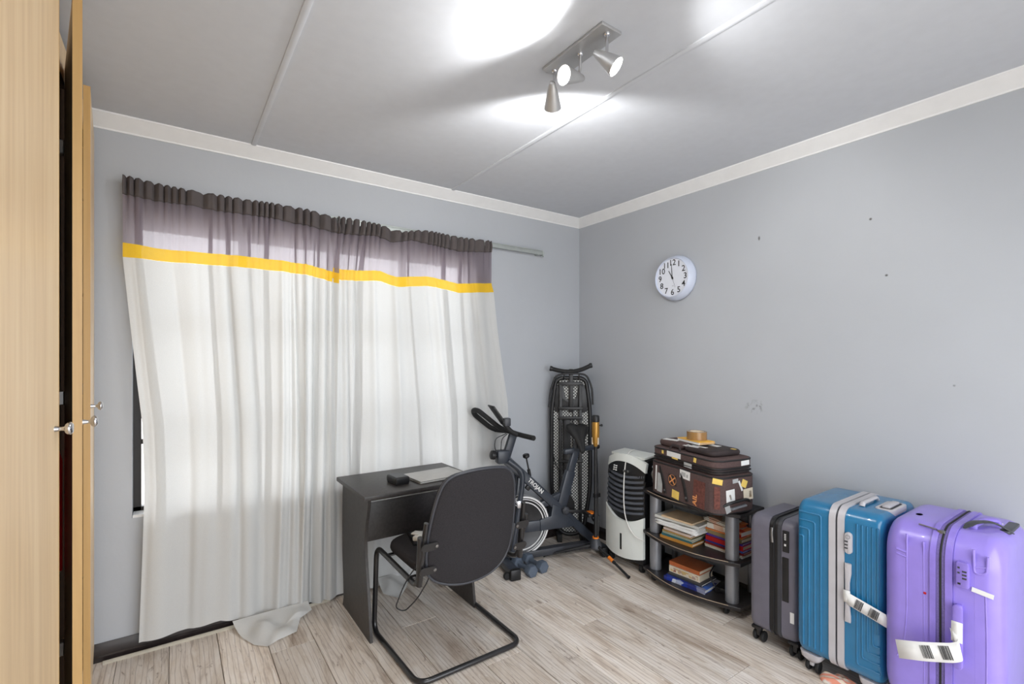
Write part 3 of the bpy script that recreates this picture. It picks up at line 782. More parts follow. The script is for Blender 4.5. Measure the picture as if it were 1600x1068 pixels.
# seat
def rr_xy(cx, cy, w, h, r, n=6): return [(cx + p[0], cy + p[1]) for p in rrect(w, h, r, n)]
sb = MB(); sx, sy = -1.638 - CH[0], -0.755 - CH[1]
secs = []
for (ins, zz) in ((0.020, 0.438), (0.004, 0.446), (0.0, 0.458), (0.004, 0.474), (0.018, 0.483), (0.06, 0.487), (0.12, 0.486)):
    secs.append([(x, y, zz + 0.012 * ((y - sy) / 0.24 if y > sy else 0) ** 2 * 0) for x, y in rr_xy(sx, sy, 0.475 - 2 * ins, 0.49 - 2 * ins, 0.13 - ins * 0.5)])
sb.loft(secs); sb.build('seat', 'fabric_black', ch, 60)
MB().box((sx - 0.19, sy - 0.19, 0.43), (sx + 0.19, sy + 0.19, 0.442), 0.004).build('seat_pan', 'plastic_black', ch)
for yy in (-0.62, -0.92):
    MB().box(cl_((-1.905, yy - 0.014, 0.424)), cl_((-1.372, yy + 0.014, 0.432)), 0.002).build('cross_bar', 'tube_black', ch)
# backrest: padded slab in a plane leaning back, outline in (x, s)
TB = R(10)
def backpt(x, s, d):        # s runs up the slab, d out of its back face (towards the camera)
    return (x - CH[0], -1.040 - s * math.sin(TB) - d * math.cos(TB) - CH[1], 0.40 + s * math.cos(TB) - d * math.sin(TB))
def bow(x): return 0.030 * (1 - ((x + 1.66) / 0.235) ** 2)
outl = [(-1.878, 0.085), (-1.888, 0.16), (-1.886, 0.27), (-1.873, 0.37), (-1.855, 0.455), (-1.832, 0.508), (-1.790, 0.534), (-1.72, 0.545), (-1.66, 0.548), (-1.60, 0.545), (-1.53, 0.534), (-1.488, 0.508), (-1.462, 0.455), (-1.446, 0.37), (-1.438, 0.27), (-1.440, 0.16), (-1.452, 0.10), (-1.485, 0.050), (-1.545, 0.018), (-1.62, 0.004), (-1.70, 0.003), (-1.78, 0.018), (-1.845, 0.045)]
OP = [Vector((x, s, 0)) for x, s in fillet([(x, s, 0) for x, s in outl], 0.02, 2, True) for x, s in [(x, s)]] if False else fillet([(x, s, 0) for x, s in outl], 0.03, 3, True)
cx0, cs0 = -1.664, 0.275
def ring(f, d, curve=1.0): return [backpt(cx0 + (p.x - cx0) * f, cs0 + (p.y - cs0) * f, d + bow(cx0 + (p.x - cx0) * f) * curve) for p in OP]
MB().loft([ring(0.5, -0.045), ring(0.86, -0.045), ring(0.96, -0.040), ring(0.985, -0.028), ring(0.985, -0.012), ring(0.97, -0.004), ring(0.94, 0.0), ring(0.5, 0.0)]).build('backrest', 'fabric_black', ch, 60)
MB().tube(ring(0.99, -0.010), 0.0075, 8, closed=True).build('edge_trim', 'plastic_charcoal', ch, 70)
for sgn, xb in ((-1, -1.908), (1, -1.372)):
    MB().tube([cl_((xb, -1.036, 0.44)), cl_((xb - sgn * 0.004, -1.055, 0.55)), cl_((xb - sgn * 0.012, -1.087, 0.72))], [0.017, 0.017, 0.012], 12, flat=0.8).build('upright', 'tube_black', ch, 60)
    for s in (0.115, 0.225):
        xi = xb - sgn * 0.060
        mc = Vector(backpt((xi + xb) / 2 + sgn * 0.004, s, 0.014))
        ML = frame(mc, (1, 0, 0), (0, -math.sin(TB), math.cos(TB)))
        MB().prism(rrect(0.078, 0.036, 0.0175, 5), 0.0, 0.005, axis=2, r=0.001, seg=1, M=ML).build('lug', 'tube_black', ch, 40)
        MB().lathe([(0.007, 0), (0.007, 0.004), (0, 0.005)], 12, axis_frame(backpt(xi + sgn * 0.004, s, 0.018), (0, -1, -0.17))).build('screw', 'steel', ch)
# things on the seat
tb = thing('tablet_case', 'thin black folder lying on the chair seat under the white charger', 'folder', (-1.66, -0.67, 0.4885), R(-14))
MB().box((-0.12, -0.09, 0), (0.12, 0.09, 0.008), 0.003).build('cover', 'plastic_black', tb)
MB().box((-0.112, -0.083, 0.0075), (0.112, 0.083, 0.0095), 0.001).build('inner_leaf', 'plastic_charcoal', tb)
wc = thing('wall_charger', 'white plastic charger block with a black cord, lying on the chair seat', 'charger', (-1.735, -0.685, 0.4985), R(38))
MB().box((-0.045, -0.028, 0), (0.045, 0.028, 0.022), 0.005).build('body', 'white_plastic', wc)
for yy in (-0.009, 0.009): MB().tube([(0.044, yy, 0.011), (0.062, yy, 0.011)], 0.0022, 8).build('prong', 'chrome', wc)
MB().box((-0.02, 0.010, 0.0215), (0.025, 0.05, 0.028), 0.002).build('plug_flap', 'white_plastic', wc)
MI = wc.matrix_basis.inverted() if False else (Matrix.Translation((-1.735, -0.685, 0.4985)) @ Matrix.Rotation(R(38), 4, 'Z')).inverted()
cpath = fillet([(-1.745, -0.69, 0.512), (-1.765, -0.80, 0.53), (-1.84, -0.95, 0.515), (-1.905, -0.955, 0.47), (-1.935, -0.93, 0.40), (-1.945, -0.86, 0.28), (-1.90, -0.86, 0.25), (-1.865, -0.92, 0.32), (-1.84, -0.99, 0.43), (-1.80, -0.97, 0.50), (-1.755, -0.80, 0.505), (-1.74, -0.69, 0.512)], 0.08, 6)
MB().tube([MI @ p for p in cpath], 0.0028, 8).build('cord', 'print_black', wc, 60)

# ============================================================ dumbbells
def dumbbell(a, b_, label):
    a = Vector(a); b_ = Vector(b_); c = (a + b_) / 2; d = (b_ - a)
    t = thing('dumbbell', label, 'dumbbell', (c.x, c.y, 0), math.atan2(d.y, d.x), 'hex dumbbells on the floor')
    L = d.length / 2; Rh = 0.041; zc = Rh * math.cos(R(30)) + 0.0005
    MX = Matrix.Translation((0, 0, zc)) @ Matrix.Rotation(R(90), 4, 'Y')
    for sgn in (-1, 1):
        hx = [(Rh * math.cos(R(60 * i)), Rh * math.sin(R(60 * i))) for i in range(6)]
        MH = Matrix.Translation((sgn * L, 0, zc)) @ Matrix.Rotation(R(90), 4, 'Y') @ Matrix.Rotation(R(30), 4, 'Z')
        MB().prism(hx, -0.027, 0.027, axis=2, r=0.008, seg=3, M=MH).build('head', 'dumbbell_blue', t, 30)
    MB().lathe([(0.013, -L), (0.014, -L * 0.6), (0.0165, 0), (0.014, L * 0.6), (0.013, L)], 16, MX).build('grip', 'dumbbell_blue', t, 60)
dumbbell((-0.868, -0.315, 0), (-0.866, -0.470, 0), 'blue-grey hex dumbbell on the floor, the left one of the pair')
dumbbell((-0.772, -0.310, 0), (-0.768, -0.462, 0), 'blue-grey hex dumbbell on the floor, the right one of the pair')

# ============================================================ exercise bike (local x runs front to rear, y is across)
bk = thing('exercise_bike', 'dark grey spin exercise bike with white lettering beside the desk', 'exercise bike', (-0.95, -0.22, 0), math.atan2(-0.218, 0.976))
def bar(b, p, q, w, h, r=0.008):
    """rectangular tube from p to q; w across (y), h in the x-z plane"""
    p = Vector(p); q = Vector(q); d = (q - p); L = d.length; d.normalize()
    Y = Vector((0, 1, 0)); Y = (Y - d * Y.dot(d)).normalized(); Z = d.cross(Y)
    M = Matrix(((d.x, Y.x, Z.x, p.x), (d.y, Y.y, Z.y, p.y), (d.z, Y.z, Z.z, p.z), (0, 0, 0, 1)))
    return b.box((0, -w / 2, -h / 2), (L, w / 2, h / 2), r, 2, M), M
def bbar(nm, p, q, w, h, m='bike_frame', parent=bk):
    b, M = bar(MB(), p, q, w, h); return b.build(nm, m, parent), M
o_main, M_main = bbar('main_tube', (0.005, 0, 0.765), (0.775, 0, 0.045), 0.050, 0.062)
MB().text('TROJAN', 0.040, M_main @ Matrix.Translation((0.355, -0.0255, 0.002)) @ Matrix.Rotation(R(90), 4, 'X'), 0.0006, bold=0.0008).build('lettering', 'paper_white', bk, 0)
bbar('base_rail', (0.03, 0, 0.052), (0.79, 0, 0.045), 0.060, 0.050, 'plastic_charcoal')
bbar('lower_brace', (0.16, 0.0, 0.245), (0.58, 0.0, 0.235), 0.045, 0.075)
bbar('chain_stay', (0.28, 0.012, 0.365), (0.56, 0.012, 0.455), 0.045, 0.050)
MB().prism([(0.30, 0.205), (0.30, 0.285), (0.385, 0.30), (0.40, 0.385), (0.455, 0.355), (0.585, 0.225), (0.56, 0.205)], -0.030, 0.030, axis=1, r=0.006).build('gusset', 'bike_frame', bk)
bbar('front_fork', (0.10, -0.055, 0.30), (0.05, -0.055, 0.075), 0.022, 0.045, 'plastic_black')
for yy in (-0.055, 0.055):
    MB().tube(fillet([(0.055, yy * 0.55, 0.72), (0.155, yy, 0.64), (0.145, yy, 0.52), (0.115, yy, 0.34), (0.07, yy, 0.07)], 0.05, 5), 0.0185, 12).build('fork_leg', 'bike_frame', bk, 60)
    MB().box((0.105, yy - 0.022, 0.40), (0.150, yy + 0.022, 0.45), 0.006).build('fork_clamp', 'chrome', bk)
# flywheel
fx, fz, fr = 0.165, 0.255, 0.205
MF = Matrix.Translation((fx, 0, fz)) @ Matrix.Rotation(R(90), 4, 'X')
fw = MB().lathe([(0.0, -0.014), (fr * 0.80, -0.014), (fr * 0.84, -0.020), (fr * 0.985, -0.020), (fr, -0.015), (fr, 0.015), (fr * 0.985, 0.020), (fr * 0.84, 0.020), (fr * 0.80, 0.014), (0, 0.014)], 64, MF).build('flywheel', 'flywheel_dark', bk, 40)
for rr, w in ((0.975, 0.006), (0.90, 0.0025), (0.80, 0.0035)):
    for sgn in (-1, 1):
        MB().lathe([(fr * rr - w, sgn * 0.0185), (fr * rr + w, sgn * 0.0185), (fr * rr + w, sgn * 0.0215), (fr * rr - w, sgn * 0.0215)], 64, MF, closed=True).build('rim_ring', 'flywheel_rim', fw, 40)
for sgn in (-1, 1):
    MB().lathe([(0.0, sgn * 0.014), (0.045, sgn * 0.016), (0.040, sgn * 0.030), (0.018, sgn * 0.034), (0.0, sgn * 0.05)], 24, MF).build('hub', 'plastic_charcoal', fw, 50)
MB().box((fx - 0.05, -0.0185, fz - 0.02), (fx + 0.05, -0.0150, fz + 0.03), 0.001, 1).build('badge', 'steel', fw)
bbar('brake_pad', (0.205, 0, 0.50), (0.245, 0, 0.545), 0.03, 0.035, 'plastic_black')
MB().tube([(0.235, 0, 0.58), (0.205, 0.0, 0.72)], 0.006, 8).lathe([(0.011, -0.02), (0.011, 0.03)], 12, axis_frame((0.228, 0, 0.61), (-0.2, 0, 1))).build('brake_rod', 'plastic_black', bk, 60)
MB().lathe([(0.0, -0.014), (0.016, -0.014), (0.024, -0.006), (0.024, 0.010), (0.018, 0.015), (0, 0.015)], 12, axis_frame((0.203, 0, 0.735), (-0.2, 0, 1))).build('resistance_knob', 'plastic_black', bk, 40)
# cranks, pedals
for sgn, ang in ((-1, -8), (1, 172)):
    d = Vector((math.cos(R(ang)), 0, math.sin(R(ang))))
    c = Vector((0.495, sgn * 0.055, 0.33))
    bbar('crank_arm', c, c + d * 0.165, 0.014, 0.024, 'plastic_black')
    p = c + d * 0.165 + Vector((0, sgn * 0.055, 0))
    pd = MB().box((p.x - 0.042, p.y - 0.045, p.z - 0.013), (p.x + 0.042, p.y + 0.045, p.z + 0.013), 0.006).build('pedal', 'plastic_black', bk)
    MB().box((p.x - 0.02, p.y - 0.0465, p.z + 0.012), (p.x + 0.02, p.y + 0.02, p.z + 0.018), 0.002).build('reflector', 'orange_plastic', pd)
    MB().tube(fillet([(p.x + 0.03, p.y - 0.04, p.z), (p.x + 0.035, p.y - 0.035, p.z - 0.055), (p.x + 0.035, p.y + 0.035, p.z - 0.055), (p.x + 0.03, p.y + 0.04, p.z)], 0.02, 4), 0.011, 8, flat=0.25).build('toe_strap', 'rubber', pd, 60)
MB().lathe([(0.0, -0.062), (0.016, -0.062), (0.028, -0.052), (0.028, 0.052), (0.016, 0.062), (0, 0.062)], 24, Matrix.Translation((0.495, 0, 0.33)) @ Matrix.Rotation(R(90), 4, 'X')).build('bottom_bracket', 'plastic_charcoal', bk, 40)
MB().lathe([(0.0, -0.012), (0.105, -0.012), (0.11, -0.006), (0.11, 0.012), (0, 0.012)], 32, Matrix.Translation((0.495, 0.032, 0.33)) @ Matrix.Rotation(R(90), 4, 'X')).build('chain_cover', 'plastic_black', bk, 40)
# seat post and saddle
bbar('seat_tube', (0.455, 0, 0.28), (0.555, 0, 0.60), 0.042, 0.075)
bbar('seat_post', (0.545, 0, 0.57), (0.600, 0, 0.745), 0.036, 0.055)
bbar('seat_slider', (0.505, 0, 0.742), (0.765, 0, 0.760), 0.034, 0.036, 'bike_frame')
MB().lathe([(0.0, 0), (0.018, 0), (0.022, 0.012), (0.018, 0.03), (0, 0.032)], 14, axis_frame((0.765, 0, 0.762), (1, 0, 0))).build('slider_knob', 'plastic_black', bk, 50)
ps = []                                            # saddle tipped up on its clamp: nose low towards the room, wide end high
SC = Vector((0.605, -0.035, 0.845)); SA = Vector((0.10, 0.62, 0.78)).normalized(); SX = Vector((1, 0, 0)); SX = (SX - SA * SX.dot(SA)).normalized(); SN = SA.cross(SX)
if SN.z < 0: SN = -SN
for (t_, hw, hh, zz) in ((-0.125, 0.010, 0.010, 0.0), (-0.115, 0.020, 0.018, 0.003), (-0.07, 0.028, 0.024, 0.006), (-0.02, 0.042, 0.028, 0.008), (0.03, 0.076, 0.032, 0.014), (0.065, 0.090, 0.034, 0.018), (0.09, 0.086, 0.028, 0.018), (0.105, 0.055, 0.016, 0.014)):
    sec = []
    for j in range(24):
        a = 2 * PI * j / 24; ca, sa = math.cos(a), math.sin(a)
        groove = (0.016 if t_ > -0.05 else 0.004) * math.exp(-(ca / 0.35) ** 2) if sa > 0 else 0
        notch = 0.018 * math.exp(-(ca / 0.4) ** 2) if t_ > 0.08 else 0
        sec.append(tuple(SC + SA * (t_ - notch) + SX * (hw * ca) + SN * (zz + hh * sa * (1.0 if sa > 0 else 0.8) - groove)))
    ps.append(sec)
MB().loft(ps).build('saddle', 'rubber', bk, 70)
MB().tube([(0.60, 0, 0.76), (0.61, 0, 0.83)], 0.018, 12).build('saddle_clamp', 'plastic_charcoal', bk)
# handlebar
bbar('head_post', (0.050, 0, 0.735), (0.105, 0, 0.895), 0.040, 0.055)
MB().box((-0.02, -0.035, 0.70), (0.07, 0.035, 0.79), 0.012, M=None).build('head_block', 'bike_frame', bk)
MB().lathe([(0.0, 0.0), (0.012, 0.0), (0.012, 0.022), (0.030, 0.026), (0.032, 0.034), (0.030, 0.052), (0.02, 0.058), (0, 0.058)], 16, axis_frame((-0.005, 0, 0.755), (-1, 0, 0.15))).build('height_knob', 'plastic_black', bk, 40)
hb = MB().tube(fillet([(0.135, -0.27, 0.905), (0.105, -0.10, 0.905), (0.10, 0.10, 0.905), (0.105, 0.20, 0.905)], 0.08, 5), 0.017, 12).build('handlebar', 'rubber', bk, 60)
MB().tube(fillet([(0.10, 0.04, 0.905), (0.02, 0.03, 0.935), (-0.140, 0.03, 1.065), (-0.160, 0.075, 1.066), (-0.140, 0.12, 1.030), (0.00, 0.13, 0.915), (0.10, 0.12, 0.900)], 0.05, 6), 0.017, 12).build('loop_grip', 'rubber', bk, 60)
MB().tube(fillet([(0.10, 0.20, 0.900), (0.00, 0.21, 0.895), (-0.125, 0.21, 0.985)], 0.06, 5), 0.016, 12).build('horn_grip', 'rubber', bk, 60)
MB().tube(fillet([(0.10, -0.10, 0.905), (0.05, -0.10, 0.925), (0.00, -0.09, 0.985)], 0.03, 4), 0.016, 12).build('horn_grip', 'rubber', bk, 60)
b, M = bar(MB(), (0.03, -0.03, 0.965), (-0.07, -0.03, 1.10), 0.12, 0.010, 0.003); b.build('tablet_rest', 'plastic_black', bk)
MB().box((0.0, -0.11, 0.965), (0.045, -0.065, 1.02), 0.008).build('phone_clamp', 'plastic_charcoal', bk)
for yy, xx in ((0.01, -0.01), (-0.01, 0.03)):
    MB().tube(fillet([(0.06, yy, 0.90), (xx - 0.015, yy, 0.87), (xx - 0.02, yy, 0.80), (0.01, yy, 0.75)], 0.03, 4), 0.003, 8).build('cable', 'print_black', bk, 60)
# stabiliser feet
for xx, y0, y1 in ((0.02, -0.235, 0.205), (0.765, -0.145, 0.10)):
    st = MB().box((xx - 0.032, y0, 0.020), (xx + 0.032, y1, 0.066), 0.008).build('stabiliser', 'bike_frame', bk)
    for yy in (y0, y1):
        MB().box((xx - 0.036, yy - 0.018, 0.0), (xx + 0.036, yy + 0.018, 0.070), 0.008).build('end_cap', 'plastic_black', st)
    if xx < 0.1:
        for yy in (y0 + 0.02, y1 - 0.02):
            MB().lathe([(0.0, -0.012), (0.020, -0.012), (0.024, -0.006), (0.024, 0.006), (0.020, 0.012), (0, 0.012)], 18, Matrix.Translation((xx - 0.048, yy, 0.026)) @ Matrix.Rotation(R(90), 4, 'X')).build('transport_wheel', 'rubber', st, 40)

# ============================================================ folded inversion bench in the corner
IB = (-0.235, -0.155, 0)
ib = thing('inversion_bench', 'tall folded black exercise bench with mesh bed standing upright in the corner', 'exercise bench', IB, math.atan2(-0.576, 0.8174))
# local x to the viewer's right, local y away from the viewer
def ibx(lo, hi, nm, m, r=0.004): return MB().box(lo, hi, r).build(nm, m, ib)
W2 = 0.150
def outline(w, z0, z1, r): return fillet([(-w * 0.62, 0, z0), (-w, 0, z0 + 0.35), (-w, 0, z1 - 0.25), (-w * 0.80, 0, z1 - 0.03), (-w * 0.55, 0, z1), (w * 0.55, 0, z1), (w * 0.80, 0, z1 - 0.03), (w, 0, z1 - 0.25), (w, 0, z0 + 0.35), (w * 0.62, 0, z0)], r, 5, True)
OL = outline(W2, 0.05, 1.265, 0.09)
MB().tube(OL, 0.017, 10, closed=True).build('bed_frame', 'plastic_black', ib, 60)
OLi = [(p.x * 0.97, p.z) for p in OL]
m_ = MB().prism([(p[0], p[1]) for p in OLi], -0.002, 0.002, axis=1); m_.build('mesh_bed', 'perforated_black', ib, 0)
MB().prism([(-0.128, 1.005), (-0.128, 1.14), (-0.10, 1.215), (-0.06, 1.20), (-0.045, 1.13), (-0.035, 1.10), (0.035, 1.10), (0.045, 1.13), (0.06, 1.20), (0.10, 1.215), (0.128, 1.14), (0.128, 1.005), (0.085, 0.99), (0.05, 1.02), (-0.05, 1.02), (-0.085, 0.99)], -0.008, 0.008, axis=1, r=0.003).build('shoulder_panel', 'plastic_black', ib)
ibx((-0.095, -0.030, 0.10), (-0.070, -0.006, 1.22), 'rail', 'plastic_black'); ibx((0.058, -0.030, 0.10), (0.083, -0.006, 1.22), 'rail', 'plastic_black')
ibx((-0.062, -0.020, 0.12), (-0.002, 0.012, 0.95), 'centre_pad', 'plastic_black', 0.008)
ibx((0.012, -0.012, 0.50), (0.022, 0.0, 1.08), 'rod', 'plastic_black', 0.002)
for zz in (0.955, 1.03, 0.62): ibx((-0.10, -0.036, zz - 0.012), (0.09, -0.010, zz + 0.012), 'cross_bar', 'plastic_black')
ibx((-0.10, -0.03, 1.205), (0.09, -0.006, 1.235), 'cross_bar', 'plastic_black')
ibx((-0.016, -0.026, 1.00), (0.016, -0.004, 1.335), 'mast', 'plastic_black')
MB().tube(fillet([(-0.158, -0.02, 1.335), (-0.09, -0.02, 1.318), (0, -0.02, 1.305), (0.09, -0.02, 1.330), (0.155, -0.02, 1.365)], 0.06, 5), [0.015] + [0.017] * 18 + [0.015], 12).build('ankle_roller', 'rubber', ib, 60) if False else None
rp = fillet([(-0.155, -0.02, 1.338), (-0.08, -0.02, 1.318), (0, -0.02, 1.312), (0.08, -0.02, 1.328), (0.152, -0.02, 1.362)], 0.06, 5)
MB().tube(rp, 0.0165, 12).build('ankle_roller', 'rubber', ib, 60)
for e in (0, -1): MB().lathe([(0.019, -0.01), (0.021, 0), (0.019, 0.01)], 14, axis_frame(rp[e], (1, 0, 0.2 if e else -0.2))).build('roller_cap', 'plastic_black', ib, 50)
hp = fillet([(-0.170, -0.03, 1.04), (-0.165, -0.03, 1.16), (-0.12, -0.03, 1.285), (-0.05, -0.03, 1.300), (0.05, -0.03, 1.300), (0.12, -0.03, 1.290), (0.162, -0.03, 1.19), (0.166, -0.03, 1.06)], 0.06, 5)
MB().tube(hp, 0.0075, 10).build('grab_bar', 'plastic_black', ib, 60)
for zx in (-0.055, 0.06): MB().tube([(zx, -0.025, 1.25), (zx, -0.03, 1.30)], 0.005, 8).build('bar_stay', 'plastic_black', ib)
MB().tube(fillet([(-0.145, -0.03, 0.72), (-0.13, -0.035, 0.62), (-0.10, -0.035, 0.56), (-0.06, -0.035, 0.56)], 0.04, 4), 0.004, 8).build('tether', 'plastic_black', ib, 60)
MS = frame((-0.032, -0.0215, 0.40), (1, 0, 0), (0, 0, 1))
MB().lathe([(0.022, 0.0), (0.022, 0.001), (0.015, 0.001), (0.015, 0.0)], 24, MS, closed=True).box((-0.003, -0.010, 0), (0.003, 0.010, 0.001), 0, 1, MS).build('emblem', 'paper_white', ib)
for xx in (-0.09, 0.09): MB().box((xx - 0.02, -0.05, 0.0), (xx + 0.02, 0.05, 0.06), 0.008).build('foot', 'rubber', ib)

# ============================================================ tripod stand
TP = (-0.345, -0.535, 0)
tp = thing('tripod_stand', 'black tripod pole with bronze grip and orange collar beside the air cooler', 'tripod', TP)
MB().tube([(0, 0, 0.10), (0, 0, 0.82)], 0.0125, 12).build('pole', 'plastic_black', tp, 60)
MB().tube([(0.026, 0.004, 0.16), (0.022, 0.004, 0.48), (0.006, 0.004, 0.82)], 0.008, 10).build('side_rod', 'plastic_black', tp, 60)
MB().box((-0.012, -0.012, 0.44), (0.038, 0.014, 0.47), 0.004).build('rod_clip', 'plastic_black', tp)
MB().tube([(0.026, 0.004, 0.20), (0.025, 0.004, 0.31)], 0.012, 10).build('rod_sleeve', 'plastic_black', tp)
MB().lathe([(0.013, 0.80), (0.018, 0.815), (0.024, 0.83), (0.027, 0.90), (0.026, 0.965), (0.024, 0.972)], 20).build('grip', 'bronze', tp, 50)
MB().lathe([(0.0265, 0.972), (0.0275, 0.985), (0.027, 1.010), (0.021, 1.018), (0, 1.018)], 20).build('cap', 'plastic_black', tp, 40)
MB().tube([(0.024, -0.004, 0.945), (0.045, -0.012, 0.945)], 0.005, 8).lathe([(0.009, -0.004), (0.009, 0.006), (0, 0.007)], 10, axis_frame((0.045, -0.012, 0.945), (1, -0.4, 0))).build('lock_screw', 'plastic_black', tp)
for a in (30, 150, 270): MB().box((0.018, -0.004, 0.815), (0.028, 0.004, 0.865), 0.003, 2, Matrix.Rotation(R(a), 4, 'Z')).build('finger', 'paper_cream', tp)
MB().lathe([(0.0, 0.075), (0.022, 0.075), (0.042, 0.092), (0.040, 0.115), (0.028, 0.150), (0.020, 0.158)], 16).build('hub', 'plastic_charcoal', tp, 40)
MB().lathe([(0.0145, 0.156), (0.022, 0.156), (0.022, 0.166), (0.0145, 0.166)], 18, closed=True).build('collar', 'orange_plastic', tp)
for (tx, ty) in ((-0.378, -0.868), (-0.613, -0.285), (-0.10, -0.40)):
    e = Vector((tx - TP[0], ty - TP[1], 0.012))
    if tx > -0.2: e = Vector((0.055, 0.22, 0.012))
    s0 = Vector((0, 0, 0.105)) + (e * Vector((1, 1, 0))).normalized() * 0.03
    lg = MB().tube([s0, s0.lerp(e, 0.55)], 0.0115, 10).tube([s0.lerp(e, 0.5), e], 0.0085, 10).build('leg', 'plastic_black', tp, 60)
    if ty < -0.8: MB().tube([s0.lerp(e, 0.36), s0.lerp(e, 0.50)], 0.0122, 10).build('leg_band', 'orange_plastic', lg, 60)
    MB().tube([e.lerp(s0, 0.02), e], [0.011, 0.0115], 10).build('leg_tip', 'rubber', lg, 60)

# ============================================================ air cooler
AC = (-0.145, -0.715, 0)
ac = thing('air_cooler', 'white portable air cooler with dark louvred grille standing against the wall', 'air cooler', AC)
# local y: width (+y is the viewer's left), local x: depth (-x front)
Wc = 0.165
def front_x(y, z): return -0.112 - 0.035 * (1 - (y / Wc) ** 2) + 0.05 * max(0, (z - 0.45) / 0.33) ** 2
def arc(z0, drop): return lambda y: z0 - drop * (1 - (y / Wc) ** 2)
lowtop = lambda y: 0.325 + 0.075 * (abs(y / Wc)) ** 1.8 - 0.03 * (y < 0) * abs(y / Wc)
def slabf(zlo, zhi, y0, y1, dep, nm, m, nu=24, nv=14, off=0.0, parent=ac, back=0.02):
    b = MB()
    def fn(u, v):
        y = y0 + (y1 - y0) * u; z = zlo(y) + (zhi(y) - zlo(y)) * v
        return (front_x(y, z) + off, y, z)
    def fb(u, v):
        p = fn(u, v); return (p[0] + back, p[1], p[2])
    n0 = len(b.v); b.grid(fn, nu, nv); b.grid(fb, nu, nv)
    k = (nu + 1) * (nv + 1)
    edge = [i for i in range(nu + 1)] + [(j + 1) * (nu + 1) - 1 for j in range(1, nv + 1)] + [nv * (nu + 1) + i for i in range(nu - 1, -1, -1)] + [j * (nu + 1) for j in range(nv - 1, 0, -1)]
    for a, c in zip(edge, edge[1:] + edge[:1]): b.f.append((a, c, c + k, a + k))
    return b.build(nm, m, parent, 40)
slabf(lambda y: 0.075 + 0.022 * (abs(y / Wc)) ** 2, lowtop, -Wc, Wc, 0, 'front_panel', 'cooler_white')
topz = lambda y: 0.765 - 0.045 * abs(y / Wc) ** 2.2
grt = lambda y: 0.715 - 0.055 * abs(y / Wc) ** 2.2
slabf(lambda y: grt(y), topz, -Wc, Wc, 0, 'top_band', 'cooler_white', 24, 8)
slabf(lambda y: lowtop(y) + 0.004, lambda y: grt(y) - 0.004, -Wc * 0.985, Wc * 0.985, 0, 'grille_recess', 'plastic_black', off=0.018)
slabf(lambda y: grt(y) - 0.060, lambda y: grt(y) - 0.004, -Wc * 0.985, Wc * 0.985, 0, 'control_panel', 'plastic_black', 24, 6, off=0.006)
for i in range(8):
    z0 = 0.372 + 0.034 * i
    def lo_(y, z0=z0): return z0 + 0.02 * abs(y / Wc) ** 2
    slabf(lambda y: max(lo_(y), lowtop(y) + 0.006), lambda y: max(lo_(y) + 0.015, lowtop(y) + 0.010), -Wc * 0.95, Wc * 0.95, 0, 'louvre', 'cooler_grey', 20, 2, off=0.006, back=0.012)
for j in range(6):
    yy = 0.085 - 0.022 * (j % 2); zz = 0.675 - 0.014 * (j // 2)
    MB().box((front_x(yy, zz) - 0.001, yy - 0.006, zz - 0.0035), (front_x(yy, zz) + 0.008, yy + 0.006, zz + 0.0035), 0.001, 1).build('button', 'paper_white', ac)
for yy in (-0.02, -0.05):
    MB().lathe([(0.009, 0), (0.009, 0.014), (0.006, 0.016), (0, 0.016)], 14, axis_frame((front_x(yy, 0.655) + 0.006, yy, 0.655), (-1, 0, 0.2))).build('dial', 'steel', ac)
MB().box((front_x(0, 0.2) - 0.002, -0.012, 0.125), (front_x(0, 0.2) + 0.004, 0.004, 0.235), 0.005).build('water_gauge', 'plastic_black', ac)
b = MB(); P2 = [(-0.085, 0.055), (0.125, 0.055), (0.125, 0.70), (0.02, 0.745), (-0.055, 0.74), (-0.075, 0.5)]
b.prism(P2, -Wc + 0.004, Wc - 0.004, axis=1, r=0.012); b.build('body', 'plastic_black', ac)
b = MB().prism([(-0.075, 0.742), (0.06, 0.752), (0.118, 0.705), (0.118, 0.715), (0.06, 0.768), (-0.075, 0.758)], -Wc * 0.9, Wc * 0.9, axis=1, r=0.004); b.build('top_cover', 'cooler_white', ac)
MB().box((-0.10, -Wc + 0.01, 0.045), (0.12, Wc - 0.01, 0.085), 0.012).build('base', 'plastic_black', ac)
for xx in (-0.085, 0.10):
    for yy in (-0.135, 0.135):
        cs = MB().box((xx - 0.016, yy - 0.016, 0.03), (xx + 0.016, yy + 0.016, 0.05), 0.004).build('caster', 'plastic_black', ac)
        MB().lathe([(0.0, -0.014), (0.018, -0.014), (0.021, -0.008), (0.021, 0.008), (0.018, 0.014), (0, 0.014)], 18, Matrix.Translation((xx, yy, 0.0212)) @ Matrix.Rotation(R(80), 4, 'X')).build('wheel', 'rubber', cs, 40)
cp = fillet([(0.0, 0.02, 0.773), (-0.08, 0.005, 0.772), (-0.125, -0.015, 0.70), (-0.158, -0.035, 0.55), (-0.158, -0.055, 0.40), (-0.158, -0.075, 0.30), (-0.158, -0.12, 0.225), (-0.16, -0.165, 0.19)], 0.06, 5)
cp = fillet([(0.03, 0.03, 0.775), (-0.06, 0.005, 0.774), (-0.112, -0.015, 0.715), (-0.140, -0.025, 0.60), (-0.158, -0.040, 0.45), (-0.160, -0.055, 0.36), (-0.158, -0.09, 0.29), (-0.150, -0.135, 0.245), (-0.11, -0.172, 0.225)], 0.06, 5)
MB().tube(cp, 0.0038, 8).build('power_cord', 'white_plastic', ac, 60)

